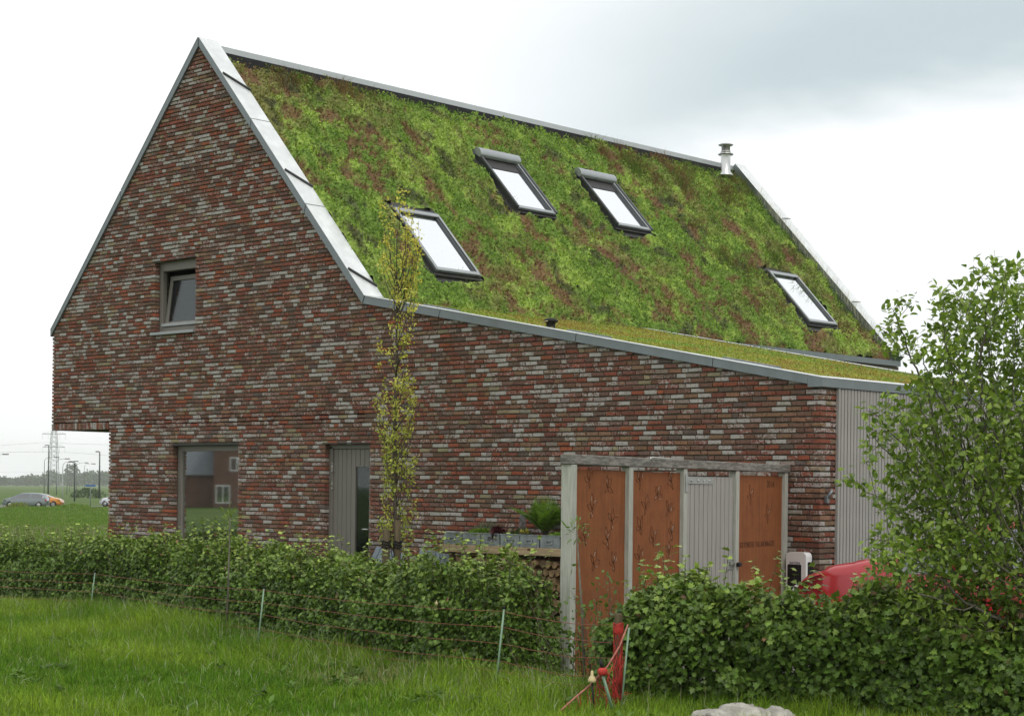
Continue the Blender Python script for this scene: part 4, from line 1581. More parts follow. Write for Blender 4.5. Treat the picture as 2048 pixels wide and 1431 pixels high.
D0 = 13.0
CL = [(1985, 548, 38), (2042, 560, 40), (1905, 590, 34), (1930, 640, 58), (2010, 635, 66), (2090, 640, 80), (1800, 612, 24), (1778, 655, 28), (1802, 690, 34), (1868, 655, 18), (1880, 712, 40),
      (1960, 735, 76), (2060, 740, 90), (1835, 770, 30), (1790, 840, 50), (1765, 885, 34), (1870, 850, 66), (1960, 845, 80), (2060, 850, 90), (1700, 958, 20), (1735, 920, 20), (1850, 945, 66),
      (1935, 950, 80), (2030, 960, 90), (1785, 1015, 28), (1860, 1050, 66), (1950, 1060, 80), (2050, 1070, 80), (1775, 1120, 40), (1835, 1130, 56), (1925, 1150, 70), (2020, 1170, 80),
      (1800, 1180, 36), (1760, 1075, 26), (1900, 1000, 60), (1900, 1100, 60), (1990, 1100, 70), (1880, 780, 40), (2000, 900, 70), (1850, 1215, 56), (1935, 1240, 66), (2035, 1260, 80), (1905, 1305, 44), (2000, 1325, 56), (2170, 760, 110), (2200, 930, 120), (2180, 1100, 120), (2150, 620, 60), (2160, 1250, 100), (2290, 850, 100), (2290, 1050, 100)]
att = []
for (px, py, r) in CL:
    rm = r / 3571 * D0
    nA = int(34 + 6200 * rm * rm * (1.0 if px < 2100 else .6))
    v = unit(rng.normal(0, 1, (nA, 3))) * (rng.uniform(0, 1, (nA, 1)) ** (1 / 3.)) * rm
    v[:, :2] *= 1.25
    c0 = at(px, py, D0 + rng.normal(0, .30))
    att.append(c0 + v)
att = np.concatenate(att)
base = at(2110, 985, D0); base[2] = 0
big = thing('fruit_tree', 'bushy green tree with arching branches by the red car', 'tree', tuple(base))
rootn = [base + np.array([0, 0, z]) for z in np.arange(0, .75, .09)]
nodes, par = colonise(att, rootn, [-1] + list(range(len(rootn) - 1)), .75, .085, .065)
nodes = nodes - base
rad, kids = branch_mesh('branches', nodes, par, .06, M_BARK_GREY, big)
tips = np.where(rad < .0062)[0]
lp, ld, ln_, lc = [], [], [], []
for i in tips:
    p_ = par[i]
    dv = nodes[i] - nodes[p_]
    hi = nodes[i][2] > 1.95
    for _ in range((7 if hi else 8) if not kids[i] else (3 if hi else 4)):
        lp.append(nodes[i] + rng.normal(0, .036, 3))
        ld.append(unit(dv) * .5 + rng.normal(0, .7, 3) + np.array([0, 0, -.15])); ln_.append(rng.normal(0, .55, 3) + np.array([0, 0, 1]))
lp, ld, ln_ = np.array(lp), np.array(ld), np.array(ln_)
n = len(lp)
mixf = np.clip(rng.normal(.45, .3, (n, 1)), 0, 1)
lc = np.array([.110, .185, .030]) + (np.array([.320, .420, .075]) - np.array([.110, .185, .030])) * mixf
lc *= rng.uniform(.8, 1.2, (n, 1))
leaf_mesh('crown', lp, ld, ln_, rng.uniform(.042, .072, n), lc, LEAF_OVATE, M_LEAF, big, fold=.35)
print('tree leaves', n, 'nodes', len(nodes))

# slim columnar tree with yellow-green leaves
ct = thing('columnar_tree', 'slim upright young tree with yellow-green leaves before the brick wall', 'tree', (-5.95, -1.02, 0))
m = MB()
trunk = [(0, 0, 0)]
for z in np.arange(.3, 5.25, .3):
    trunk.append((.03 * math.sin(z * 1.3) + .012 * z * 0, .03 * math.cos(z * 1.7) - .03, z))
m.tube(trunk, list(np.linspace(.034, .005, len(trunk))), 8)
lp, ld, ln_ = [], [], []
for i in range(84):
    z0 = rng.uniform(.35, 4.5) if i < 68 else rng.uniform(.3, 2.2)
    L = rng.uniform(.55, 1.25)
    az = rng.uniform(0, 2 * np.pi)
    bow = rng.uniform(.12, .30)
    pts = []
    for q in np.linspace(0, 1, 7):
        r_ = bow * math.sin(q * 1.9) * (1 if q < .8 else .95)
        pts.append(np.array([math.cos(az) * r_, math.sin(az) * r_ - .02, z0 + L * q]) + (rng.normal(0, .012, 3) if q > 0 else 0))
    if pts[-1][2] > 5.45: pts = [p_ * np.array([1, 1, 1]) for p_ in pts if p_[2] < 5.45]
    if len(pts) < 3: continue
    m.tube(pts, list(np.linspace(.009, .002, len(pts))), 4)
    for q in np.concatenate([rng.uniform(.25, 1, 9), [1.0]]):
        k = min(int(q * (len(pts) - 1)), len(pts) - 2)
        f = q * (len(pts) - 1) - k
        c0 = pts[k] * (1 - f) + pts[k + 1] * f
        if rng.uniform() < .25: continue
        for _ in range(6):
            lp.append(c0 + rng.normal(0, .026, 3)); ld.append(rng.normal(0, 1, 3) + np.array([math.cos(az) * .5, math.sin(az) * .5, .25])); ln_.append(rng.normal(0, .6, 3) + np.array([0, 0, .8]))
for c0 in ((.0, 0, 5.5), (.02, .0, 5.6), (.10, 0, 5.42), (.17, 0, 5.32), (.13, .02, 5.25), (-.03, 0, 5.35)):
    for _ in range(16):
        lp.append(np.array(c0) + rng.normal(0, .04, 3)); ld.append(rng.normal(0, 1, 3)); ln_.append(rng.normal(0, .6, 3) + np.array([0, 0, .8]))
m.tube([(.1, 0, 4.1), (.15, 0, 4.7), (.17, 0, 5.3)], [.008, .005, .002], 4)
m.tube([(0, 0, 5.1), (.01, 0, 5.6)], [.006, .002], 4)
m.build('trunk', M_BARK, ct)
lp, ld, ln_ = np.array(lp), np.array(ld), np.array(ln_)
n = len(lp)
f = np.clip((lp[:, 2:3] - 1.0) / 4.5 + rng.normal(0, .2, (n, 1)), 0, 1)
lc = np.array([.40, .46, .10]) + (np.array([.68, .60, .14]) - np.array([.40, .46, .10])) * f
leaf_mesh('crown', lp, ld, ln_, rng.uniform(.030, .058, n), lc * rng.uniform(.75, 1.25, (n, 1)), LEAF_OAK, M_LEAF_SOFT, ct)
for px, lab, zt in ((772, 'thick round stake on the door side of the columnar tree', 1.15), (795, 'round stake on the shelf side of the columnar tree', 1.27)):
    P_ = at(px, 1100, 23.3)
    st = thing('tree_stake', lab, 'stake', (P_[0], P_[1], 0), 0, 'stakes of the columnar tree')
    MB().tube([(0, 0, 0), (0, 0, zt)], .05 if px == 772 else .042, 10).build('stake_post', M_WOODPOST, st)
    m = MB()
    for z in (.92, .955, .99):
        m.tube([(.055 * math.cos(t), .055 * math.sin(t), z + .01 * math.sin(3 * t)) for t in np.linspace(0, 6.283, 13)], .010, 5, caps=False)
    m.build('rubber_strap', M_BLACK, st)

# saplings and the loose shrub by the screen post
def sapling(name, label, P0, zt, lean, nl, lsz, col, rad=.05, outl=LEAF_NARROW):
    t = thing(name, label, 'sapling', tuple(P0))
    top = np.array([lean[0], lean[1], zt])
    MB().tube([(0, 0, 0), top * .5 + np.array([.01, 0, 0]), top], [.013, .010, .006], 6).build('stem', M_BARK_GREY, t)
    pos = top + rng.normal(0, 1, (nl, 3)) * np.array([rad, rad, rad * .8])
    leaf_mesh('leaves', pos, unit(pos - top + np.array([0, 0, .03])) + rng.normal(0, .3, (nl, 3)), rng.normal(0, .6, (nl, 3)) + np.array([0, 0, 1]), lsz * rng.uniform(.7, 1.3, nl),
              np.array(col) * rng.uniform(.7, 1.35, (nl, 1)), outl, M_LEAF, t)
    return t


P_ = at(452, 1200, 18.9); P_[2] = 0
sapling('sapling', 'thin grafted sapling with a tuft of leaves before the large window', P_, 1.36, (.03, .02), 46, .075, (.20, .27, .06))
P_ = at(1172, 1250, 14.7); P_[2] = 0
sapling('sapling', 'thin sapling with leaf tuft in front of the left screen post', P_, 1.36, (-.13, .02), 44, .062, (.11, .19, .03))
P_ = at(1205, 1300, 14.75); P_[2] = 0
sh = thing('shrub', 'loose leafy shrub between the screen post and the wooden post', 'shrub', tuple(P_))
m = MB(); lp = []
for _ in range(46):
    b = rng.normal(0, .16, 3) * np.array([1.5, 1, 0])
    tp = b + np.array([rng.normal(0, .22), rng.normal(0, .14), rng.uniform(.35, 1.05)])
    m.tube([b, (b + tp) / 2 + rng.normal(0, .03, 3), tp], [.006, .004, .0015], 4)
    for q in rng.uniform(.15, 1, 26): lp.append(b + (tp - b) * q + rng.normal(0, .045, 3))
m.build('stems', M_BARK, sh, fix=False)
lp = np.array(lp); n = len(lp)
leaf_mesh('leaves', lp, rng.normal(0, 1, (n, 3)), rng.normal(0, .6, (n, 3)) + np.array([0, 0, 1]), rng.uniform(.03, .055, n),
          (np.array([.065, .125, .02]) + (np.array([.13, .21, .035]) - np.array([.065, .125, .02])) * rng.uniform(0, 1, (n, 1))), LEAF_OVATE, M_LEAF, sh)

# ------------------------------------------------------------------ electric netting, posts, stone
fence = thing('netting_fence', 'sagging orange electric netting on pale green rods along the hedge', 'fence', (0, 0, 0))
FP = [at(-190, 1128, 26.0), at(190, 1147, 22.3), at(528, 1180, 17.9), at(1008, 1222, 14.7), at(1236, 1250, 13.62)]
for P_ in FP[:4]:
    MB().tube([(P_[0] - .05, P_[1] - .045, 0), (P_[0], P_[1], P_[2] + .02)], .0085, 6).build('rod', M_GREENROD, fence)
    MB().lathe((P_[0], P_[1], P_[2] + .02), [(.011, 0), (.011, .02), (.004, .028)], 6).build('rod_cap', M_BLACK, fence)
for fr in (1.0, .81, .62, .40, .29, .19, .09):
    pts = []
    for a, b in zip(FP[:-1], FP[1:]):
        L = np.linalg.norm(b - a)
        for q in np.linspace(0, 1, 9)[:-1]:
            c = a + (b - a) * q
            pts.append((c[0], c[1], c[2] * fr - .035 * math.sin(math.pi * q) * (1.2 - fr * .4) + rng.normal(0, .004) * (1.6 - fr)))
    pts.append((FP[-1][0], FP[-1][1], FP[-1][2] * fr))
    MB().tube(pts, .0025, 4).build('strand', M_STRAND, fence, fix=False)

W0 = at(1236, 1300, 13.6); W0[2] = 0
wp = thing('wooden_post', 'short brown round fence post wrapped in red net', 'post', tuple(W0))
m = MB().lathe((0, 0, 0), [(.034, 0), (.033, .35), (.032, .745), (.029, .757)], 14)
m.build('shaft', M_WOODPOST, wp)
net = thing('red_net', 'bunched red netting hanging on the wooden post', 'net', tuple(W0))
m = MB()
for i in range(34):
    a, z = rng.uniform(0, 2 * np.pi), .67
    pts = [(0, 0, 0)]
    pts = []
    sgn = rng.choice([-1, 1])
    while z > 0.02:
        k = 1 + .5 * max(0, .35 - z) * rng.uniform(.2, 2.0)
        pts.append((.036 * k * math.cos(a), .036 * k * math.sin(a), z))
        z -= rng.uniform(.03, .06); a += sgn * rng.uniform(.2, .7)
        if rng.uniform() < .3: sgn = -sgn
    m.tube(pts, rng.uniform(.0012, .0024), 4, caps=False)
m.build('mesh_strands', M_RED_NET, net, fix=False)
m = MB()
for i in range(26):
    z = .64 + rng.normal(0, .014)
    m.tube([(.038 * math.cos(t), .038 * math.sin(t), z + .02 * math.sin(t * 2 + i)) for t in np.linspace(0, 6.283, 15)], .0035, 4, caps=False)
m.build('top_band', M_RED_NET, net, fix=False)
rope_px = [(1256, 1248, 13.5), (1240, 1290, 13.45), (1216, 1330, 13.4), (1196, 1352, 13.35), (1180, 1369, 13.3), (1150, 1394, 13.2), (1112, 1428, 13.1), (1085, 1450, 13.0)]
rp = [at(*q) - W0 for q in rope_px]
MB().tube(rp, .0065, 5).build('top_rope', plain('pink_rope', (.45, .17, .13), .7, var=.3, scale=30), net)
m = MB()
for q in np.linspace(.3, .98, 13):
    f = q * (len(rp) - 1); k = min(int(f), len(rp) - 2)
    c = rp[k] + (rp[k + 1] - rp[k]) * (f - k)
    zz = np.linspace(c[2], .0, 6)
    MB().tube([(c[0] + rng.normal(0, .015), c[1] + rng.normal(0, .015), z) for z in zz], .003, 4).build('hanging_strand', M_RED_NET, net, fix=False)
for _ in range(16):
    a = rp[rng.integers(1, 4)] * np.array([1, 1, rng.uniform(.5, 1)]); b = np.array([rng.normal(0, .05), rng.normal(0, .05), rng.uniform(.05, .5)])
    MB().tube([a, (a + b) / 2 + np.array([0, 0, -.06]), b], .0025, 4).build('hanging_strand', M_RED_NET, net, fix=False)
for lab, a, b, rr_ in (('pale green rod leaning on the wooden post', (1258, 1254, 13.52), (1241, 1432, 13.55), .013), ('doubled pale green rod tipped towards the wooden post', (1205, 1346, 13.3), (1231, 1436, 13.35), .016)):
    A_, B_ = at(*a), at(*b); B_[2] = min(B_[2], .02)
    t = thing('fence_rod', lab, 'rod', tuple(B_), 0, 'loose fence rods at the wooden post')
    m = MB().tube([(0, 0, 0), A_ - B_], rr_ * .62, 7)
    if rr_ > .014: m.tube([(-.018, .006, 0), A_ - B_ + np.array([-.012, .004, .01])], rr_ * .55, 7)
    m.build('rod', M_GREENROD, t)
    if rr_ > .014:
        MB().lathe(tuple(A_ - B_), [(.02, -.015), (.036, .0), (.037, .03), (.02, .045)], 10).build('red_wrap', M_RED_NET, t)
        MB().tube([A_ - B_ + np.array([0, 0, .04]), A_ - B_ + np.array([-.012, -.01, .10])], [.016, .013], 8).build('black_tip', M_BLACK, t)
I0 = at(1190, 1425, 13.25); I0[2] = 0
I1 = at(1184, 1362, 13.25)
ip = thing('insulator_pin', 'thin dark pin with cream cap left of the wooden post', 'pin', tuple(I0))
MB().tube([(0, 0, 0), I1 - I0], .007, 6).build('pin', M_BLACK, ip)
c = I1 - I0
MB().lathe(tuple(c), [(.030, -.005), (.031, .012), (.022, .034), (.0115, .045), (.010, .078), (.006, .082)], 12).build('cap', M_CREAM, ip)
# small cream insulator on the netting further back
q_ = at(873, 1207, 15.5)
MB().lathe(tuple(q_), [(.012, -.01), (.013, .01), (.005, .02), (.004, .03)], 8).build('insulator', M_CREAM, fence)


def stone(name, label, c, size, seed):
    n1, n2 = 72, 36
    th, ph = np.meshgrid(np.linspace(0, 2 * np.pi, n1, endpoint=False), np.linspace(.02, np.pi - .02, n2), indexing='ij')
    d = np.stack([np.cos(th) * np.sin(ph), np.sin(th) * np.sin(ph), np.cos(ph)], -1).reshape(-1, 3)
    r = 1 + .55 * (fbm(d[:, 0] * 1.8 + d[:, 2] + 7, d[:, 1] * 1.8 - d[:, 2], seed, 3) - .5) - .28 * np.abs(fbm(d[:, 0] * 4 + 3, d[:, 1] * 4 + d[:, 2] * 3, seed + 3, 4) - .5) * 2
    r = r + .06 * (fbm(d[:, 0] * 12, d[:, 1] * 12 + d[:, 2] * 9, seed + 9, 3) - .5)
    v = d * r[:, None] * np.array(size)
    i, j = np.meshgrid(np.arange(n1), np.arange(n2 - 1), indexing='ij')
    a = (i * n2 + j).ravel(); b = (((i + 1) % n1) * n2 + j).ravel()
    o = mesh_np(name, v, np.stack([a, a + 1, b + 1, b], 1), M_STONE, smooth=True)
    o.location = c
    o.rotation_euler = (0, 0, PHI)
    return tag(o, label, 'stone')


c = at(1470, 1418, 12.75)
stone('stone', 'large pale weathered stone at the bottom edge of the lawn', (c[0], c[1], .03), (.33, .24, .155), 300)
c = at(1548, 1425, 12.85)
stone('stone', 'smaller pale rounded stone beside the large weathered stone', (c[0], c[1], .03), (.17, .16, .125), 320)

# ------------------------------------------------------------------ cars
M_CHROME = plain('headlight', (.75, .77, .78), .15, .4, .6, .05, 5)
M_TAIL = plain('tail_light', (.45, .02, .02), .25, 0, .5, .1, 5)
M_PLATE = plain('number_plate', (.75, .55, .06), .4, 0, .4, .05, 5)


def car(name, label, loc, rotz, paint, L, W, prof, ws, rw, detail=True, roofmat=None):
    """prof: (x, z) roof line from tail to nose; ws/rw: x range of windscreen and rear window."""
    t = thing(name, label, 'car', loc, rotz)
    px, pz = [a for a, b in prof], [b for a, b in prof]
    xs = np.unique(np.concatenate([np.linspace(-L / 2, L / 2, 41), px]))
    top = np.interp(xs, px, pz)
    k = np.ones(5) / 5
    top = np.convolve(np.pad(top, 2, 'edge'), k, 'valid')
    hw = W / 2 * (1 - .20 * np.abs(xs / (L / 2)) ** 5)
    belt = np.minimum(np.interp(xs, [-L / 2, 0, L / 2], [.98, .93, .84]), top - .035)
    re = hw * .965 - (top - belt) * .36
    zb = .20 + .12 * np.abs(xs / (L / 2)) ** 6
    ring = []
    for i in range(len(xs)):
        h = hw[i]
        ring.append([(0, zb[i]), (h * .86, zb[i]), (h * .97, zb[i] + .14), (h, .58 if belt[i] > .62 else belt[i] * .8), (h * .965, belt[i]), (re[i] + .03, top[i] - .055), (re[i] - .10, top[i] - .008), (0, top[i])])
    n = len(ring[0])
    V, F = [], []
    for i, x in enumerate(xs):
        V += [(x, y_, z_) for y_, z_ in ring[i]] + [(x, -y_, z_) for y_, z_ in ring[i][-2:0:-1]]
    m_ = 2 * n - 2
    for i in range(len(xs) - 1):
        for j in range(m_):
            F.append((i * m_ + j, i * m_ + (j + 1) % m_, (i + 1) * m_ + (j + 1) % m_, (i + 1) * m_ + j))
    F += [tuple(range(m_ - 1, -1, -1)), tuple((len(xs) - 1) * m_ + j for j in range(m_))]
    mb = MB().add(V, F, True)
    mb.build('body', paint, t)
    # side glass, windscreen and rear window lie just outside the shell
    def side(x0, x1, u0, u1, sg):
        q = np.linspace(x0, x1, 9)
        vs = []
        for x in q:
            b, tp, h, r_ = np.interp(x, xs, belt), np.interp(x, xs, top), np.interp(x, xs, hw) * .965, np.interp(x, xs, re) + .03
            for u in (u0, u1):
                vs.append((x, sg * (h + (r_ - h) * u + .008), b + (tp - .055 - b) * u))
        return MB().add(vs, [(2 * i, 2 * i + 1, 2 * i + 3, 2 * i + 2) for i in range(8)], True)
    xr, xf = rw[1], ws[0]
    mid = (xr + xf) / 2 - .05
    for sg in (1, -1):
        for a, b in ((xr - .30, mid - .05), (mid + .05, ws[1] - .10)):
            side(a, b, .06, .93, sg).build('side_window', M_CARGLASS, t)
    for (a, b), nm in ((ws, 'windscreen'), (rw, 'rear_window')):
        q = np.linspace(a + .06, b - .04, 7)
        vs = []
        for x in q:
            r_, tp = np.interp(x, xs, re) - .08, np.interp(x, xs, top)
            vs += [(x, -r_, tp + .006), (x, 0, tp + .012), (x, r_, tp + .006)]
        MB().add(vs, [f for i in range(6) for f in ((3 * i, 3 * i + 1, 3 * i + 4, 3 * i + 3), (3 * i + 1, 3 * i + 2, 3 * i + 5, 3 * i + 4))], True).build(nm, M_CARGLASS, t)
    for x in (-L / 2 + .78, L / 2 - .86):
        for sg in (1, -1):
            y_ = sg * (np.interp(x, xs, hw) - .10)
            wh = bpy.data.objects.new('wheel', None); link(wh, t)
            MB().lathe((x, y_, .31), [(.20, -.105), (.30, -.10), (.315, -.06), (.315, .06), (.30, .10), (.20, .112)], 22, 'y').build('tyre', M_TYRE, wh)
            MB().lathe((x, y_ + sg * .10, .31), [(.20, -.02), (.20, .015), (.10, .02), (.03, .03)], 16, 'y').build('rim', M_STEEL, wh)
            MB().lathe((x, y_ + sg * .02, .325), [(.37, -.08), (.37, .072), (.34, .078)], 22, 'y').build('wheel_arch', M_BLACK, wh)
    for sg in (1, -1):
        h = np.interp(L / 2 - .22, xs, hw)
        MB().lathe((L / 2 - .20, sg * (h - .16), .66), [(.02, -.17), (.10, -.12), (.13, 0), (.10, .12), (.02, .17)], 10, 'x').build('headlight', M_CHROME, t)
        MB().box(-L / 2 - .004, -L / 2 + .14, sg * (W / 2 - .22) - .1, sg * (W / 2 - .22) + .1, .72, .92, .03).build('tail_light', M_TAIL, t)
        if detail:
            MB().box(ws[0] + .18, ws[0] + .30, sg * (W / 2 + .11) - .09, sg * (W / 2 + .11) + .09, .96, 1.09, .03).build('mirror', paint, t)
            MB().box(mid - .30, mid - .12, sg * (W / 2 - .002) - .015, sg * (W / 2 - .002) + .015, .80, .83, .006).build('door_handle', paint, t)
    if roofmat:
        vs = []
        q = np.linspace(rw[1] + .05, ws[0] - .05, 8)
        for x in q:
            r_, tp = np.interp(x, xs, re) - .05, np.interp(x, xs, top)
            vs += [(x, -r_, tp + .008), (x, 0, tp + .02), (x, r_, tp + .008)]
        MB().add(vs, [f for i in range(7) for f in ((3 * i, 3 * i + 1, 3 * i + 4, 3 * i + 3), (3 * i + 1, 3 * i + 2, 3 * i + 5, 3 * i + 4))], True).build('roof_panel', roofmat, t)
    return t


HATCH = [(-2.05, .62), (-2.0, .95), (-1.78, 1.18), (-1.45, 1.38), (-.7, 1.47), (.05, 1.43), (.98, 1.07), (1.35, 1.02), (1.65, .95), (1.9, .83), (2.02, .66), (2.05, .48)]
MPV = [(-2.3, .62), (-2.25, 1.0), (-2.0, 1.38), (-1.5, 1.54), (-.4, 1.60), (.35, 1.55), (1.45, 1.05), (1.9, .95), (2.2, .80), (2.3, .55)]
cdir = np.array([-.957, -.295])
nose = np.array([.95, -1.70])
cc_ = nose - cdir * 2.05
car('car', 'red hatchback parked beside the slatted wall behind the hedge', (cc_[0], cc_[1], .014), math.atan2(cdir[1], cdir[0]), carpaint('red_paint', (.42, .008, .014)), 4.1, 1.72, HATCH, (.05, .98), (-1.85, -1.3))


def bgcar(px, d, nose_left, *a, **k):
    P_ = at(px, 1010, d); P_[2] = -.88
    return car('car', a[0], tuple(P_), PHI + (math.pi if nose_left else 0) + k.pop('yaw', 0), *a[1:], **k)


bgcar(52, 186, True, 'grey people carrier parked far left beyond the meadow', carpaint('grey_paint', (.19, .22, .235)), 4.6, 1.8, MPV, (.35, 1.45), (-2.1, -1.6), detail=False)
bgcar(88, 193, False, 'orange car with white roof behind the grey people carrier', carpaint('orange_paint', (.62, .24, .02)), 4.1, 1.7, HATCH, (.05, .98), (-1.85, -1.3), detail=False, roofmat=M_WHITE)
bgcar(236, 203, True, 'white car at the far edge of the house wall on the road', carpaint('white_paint', (.62, .64, .66)), 4.1, 1.7, HATCH, (.05, .98), (-1.85, -1.3), detail=False, yaw=-.35)
if 0: bgcar(140, 236, False, 'low black car on the far road behind the grassy mound', carpaint('black_paint', (.012, .013, .015)), 4.1, 1.7, HATCH, (.05, .98), (-1.85, -1.3), detail=False)

# ------------------------------------------------------------------ far background
M_POLE = plain('lamp_pole', (.20, .22, .22), .6, .3, .3, .1, 2)
M_POLE_DARK = plain('lamp_pole_dark', (.075, .08, .08), .6, .2, .3, .1, 2)
M_POLE_PALE = plain('lamp_pole_pale', (.50, .52, .52), .6, .2, .3, .1, 2)


def lamp(px, ytop, d, arm, label, mat=None, rr_=.09, head=.9):
    mat = mat or M_POLE
    T0 = at(px, ytop, d)
    g = -.9
    t = thing('street_lamp', label, 'street lamp', (T0[0], T0[1], g), PHI, 'street lamps along the far road')
    h = T0[2] - g
    m = MB()
    a = arm / 3571 * d
    if abs(a) < .6:
        m.tube([(0, 0, 0), (0, 0, h * .5), (0, 0, h)], [rr_ * 1.25, rr_, rr_ * .7], 6)
    else:
        m.tube([(0, 0, 0), (0, 0, h * .5), (0, 0, h - .9), (a * .08, 0, h - .35), (a * .3, 0, h - .08), (a * .7, 0, h)], [rr_ * 1.2, rr_, rr_ * .75, rr_ * .65, rr_ * .55, rr_ * .45], 6)
    m.build('pole', mat, t)
    x = a if abs(a) >= .6 else a - .3
    s = 1 if a > 0 else -1
    MB().box(x - .5 * head, x + .5 * head, -.16, .16, h - .07, h + .13, .05).build('lamp_head', M_POLE_DARK, t)


lamp(97.5, 890, 440, -1.5, 'tall dark straight street lamp in front of the pylon', M_POLE_DARK, .17, 1.0)
lamp(199.5, 903, 320, -1.2, 'tall dark straight street lamp nearest the house wall', M_POLE_DARK, .15, .7)
lamp(89, 914, 420, 24, 'arched street lamp left of the pylon', head=1.3)
lamp(113.5, 917, 400, 21, 'arched street lamp just right of the pylon', head=1.2)
lamp(125.5, 923, 265, 18, 'pale leaning street lamp with arched arm near the mound', M_POLE_PALE, .085, .9)
lamp(134.5, 922, 420, 18, 'arched lamp between the pale pole and the double lamp', rr_=.08, head=1.1)
lamp(139.5, 929, 520, 11, 'small arched lamp just left of the double lamp', rr_=.07, head=1.0)
lamp(153, 925, 430, 20, 'arched lamp just right of the double lamp', rr_=.08, head=1.0)
lamp(169, 927, 460, 18, 'fainter arched lamp above the blue sign', rr_=.07, head=1.1)
lamp(-16, 908, 330, 27, 'lamp arm entering at the left edge of the picture', head=1.2)
P_ = at(149.5, 926, 260)
t = thing('street_lamp', 'dark double lamp with two stacked heads', 'street lamp', (P_[0], P_[1], -.9), PHI, 'street lamps along the far road')
h = P_[2] + .9
MB().tube([(0, 0, 0), (0, 0, h)], [.12, .08], 6).build('pole', M_POLE_DARK, t)
for z in (h, h - .35): MB().lathe((0, 0, z - .1), [(.05, 0), (.30, .03), (.32, .08), (.1, .16)], 10).build('lamp_head', M_POLE_DARK, t)

# pylon and cables
PD = 1450.0
P_ = at(107, 972, PD)
py = thing('pylon', 'grey lattice power pylon on the horizon left of the house', 'pylon', (P_[0], P_[1], -.9), PHI)
M_PYL = plain('pylon_steel', (.28, .31, .32), .6, .3, .3, .1, .1)
Hh = 46.0
hwid = lambda z: np.interp(z, [0, 12, 44, 46], [4.6, 3.4, 2.0, 1.2])
m = MB()
lev = list(np.linspace(0, Hh, 13))
for sx in (-1, 1):
    for sy in (-1, 1):
        m.tube([(sx * hwid(z), sy * hwid(z), z) for z in lev], .22, 4)
for a, b in zip(lev[:-1], lev[1:]):
    for s in (-1, 1):
        m.tube([(-hwid(a), s * hwid(a), a), (hwid(b), s * hwid(b), b)], .13, 3)
        m.tube([(hwid(a), s * hwid(a), a), (-hwid(b), s * hwid(b), b)], .13, 3)
        m.tube([(s * hwid(a), -hwid(a), a), (s * hwid(b), hwid(b), b)], .13, 3)
m.build('tower', M_PYL, py, fix=False)
for z, w_ in ((42.6, 9.5), (32.0, 9.0)):
    m = MB()
    for sx in (-1, 1):
        m.tube([(0, 0, z), (sx * w_, 0, z)], .24, 4).tube([(sx * 1.9, 0, z + 2.6), (sx * w_, 0, z + .1)], .13, 3)
        for f in (.5, 1.0): m.tube([(sx * w_ * f, 0, z), (sx * w_ * f, 0, z - 4.6)], .11, 3)
        for f in (.35, .6, .8): m.tube([(sx * w_ * f, 0, z), (sx * w_ * (f - .1), 0, z + 2.6 * (1 - f))], .08, 3)
    m.build('cross_arm', M_PYL, py, fix=False)
for k, (ys, lab) in enumerate((((904, 903, 905, 914), 'lower cable sagging from the pylon towards the house'), ((893, 884, 887, 890), 'upper cable from the pylon arm'), ((944, 943, 945, 946), 'faint lowest cable near the treetops'))):
    pts = [at(px, yy, PD + 5 * k) for px, yy in zip((-40, 95, 150, 260), ys)]
    t = thing('power_cable', lab, 'cable', tuple(pts[0]))
    MB().tube([p_ - pts[0] for p_ in pts], .09 if k < 2 else .06, 4).build('cable', M_PYL, t, fix=False)

# blue street-name sign
P_ = at(181, 973, 205)
t = thing('road_sign', 'small blue street sign on a thin pole by the far road', 'sign', (P_[0], P_[1], -.9), PHI)
MB().tube([(0, 0, 0), (0, 0, 2.45)], .05, 6).build('pole', M_POLE, t)
MB().box(-.58, .58, -.03, .03, 2.28, 2.48, .02).build('plate', plain('sign_blue', (.03, .13, .34), .4), t)

# tree line on the horizon
lp, sz, lc = [], [], []
for px in np.arange(-40, 330, 2.6):
    dd_ = rng.uniform(1500, 2100)
    hgt = (6.5 + 6.5 * fbm(np.array([px * .05]), np.array([0.3]), 400, 3)[0] + (3.5 if px > 95 else 0)) * (.75 if px < 40 else 1)
    c = at(px, 968, dd_); c[2] = -.9
    nq = 70
    v = unit(rng.normal(0, 1, (nq, 3))) * rng.uniform(.3, 1, (nq, 1)) ** .5 * np.array([hgt * .45, hgt * .45, hgt * .5]) + np.array([0, 0, hgt * .52])
    lp.append(c + v); sz.append(np.full(nq, 2.6)); lc.append(np.array([.052, .082, .040]) * rng.uniform(.7, 1.3, (nq, 1)))
lp = np.concatenate(lp); n = len(lp)
o = leaf_mesh('treeline', lp, rng.normal(0, 1, (n, 3)), rng.normal(0, 1, (n, 3)), np.concatenate(sz), np.concatenate(lc), LEAF_OVATE, M_LEAF_SOFT)
tag(o, 'far hazy line of trees along the horizon', 'trees', kind='stuff')
P_ = at(143, 965, 1480); P_[2] = -.9
t = thing('round_tree', 'tall round-crowned tree standing above the far tree line', 'tree', tuple(P_))
n = 260
v = unit(rng.normal(0, 1, (n, 3))) * rng.uniform(.45, 1, (n, 1)) ** .5 * np.array([6.4, 6, 4.6]) + np.array([0, 0, 13.6])
leaf_mesh('crown', v, rng.normal(0, 1, (n, 3)), rng.normal(0, 1, (n, 3)), rng.uniform(1.3, 2.4, n), np.array([.05, .082, .04]) * rng.uniform(.7, 1.3, (n, 1)), LEAF_OVATE, M_LEAF_SOFT, t)
m = MB().tube([(0, 0, 0), (0, 0, 9)], [.5, .4], 6)
for a in np.linspace(0, 5.5, 6): m.tube([(0, 0, 8.5), (3.5 * math.cos(a), 3.5 * math.sin(a), 13)], [.3, .12], 4)
m.build('trunk', M_BARK, t)
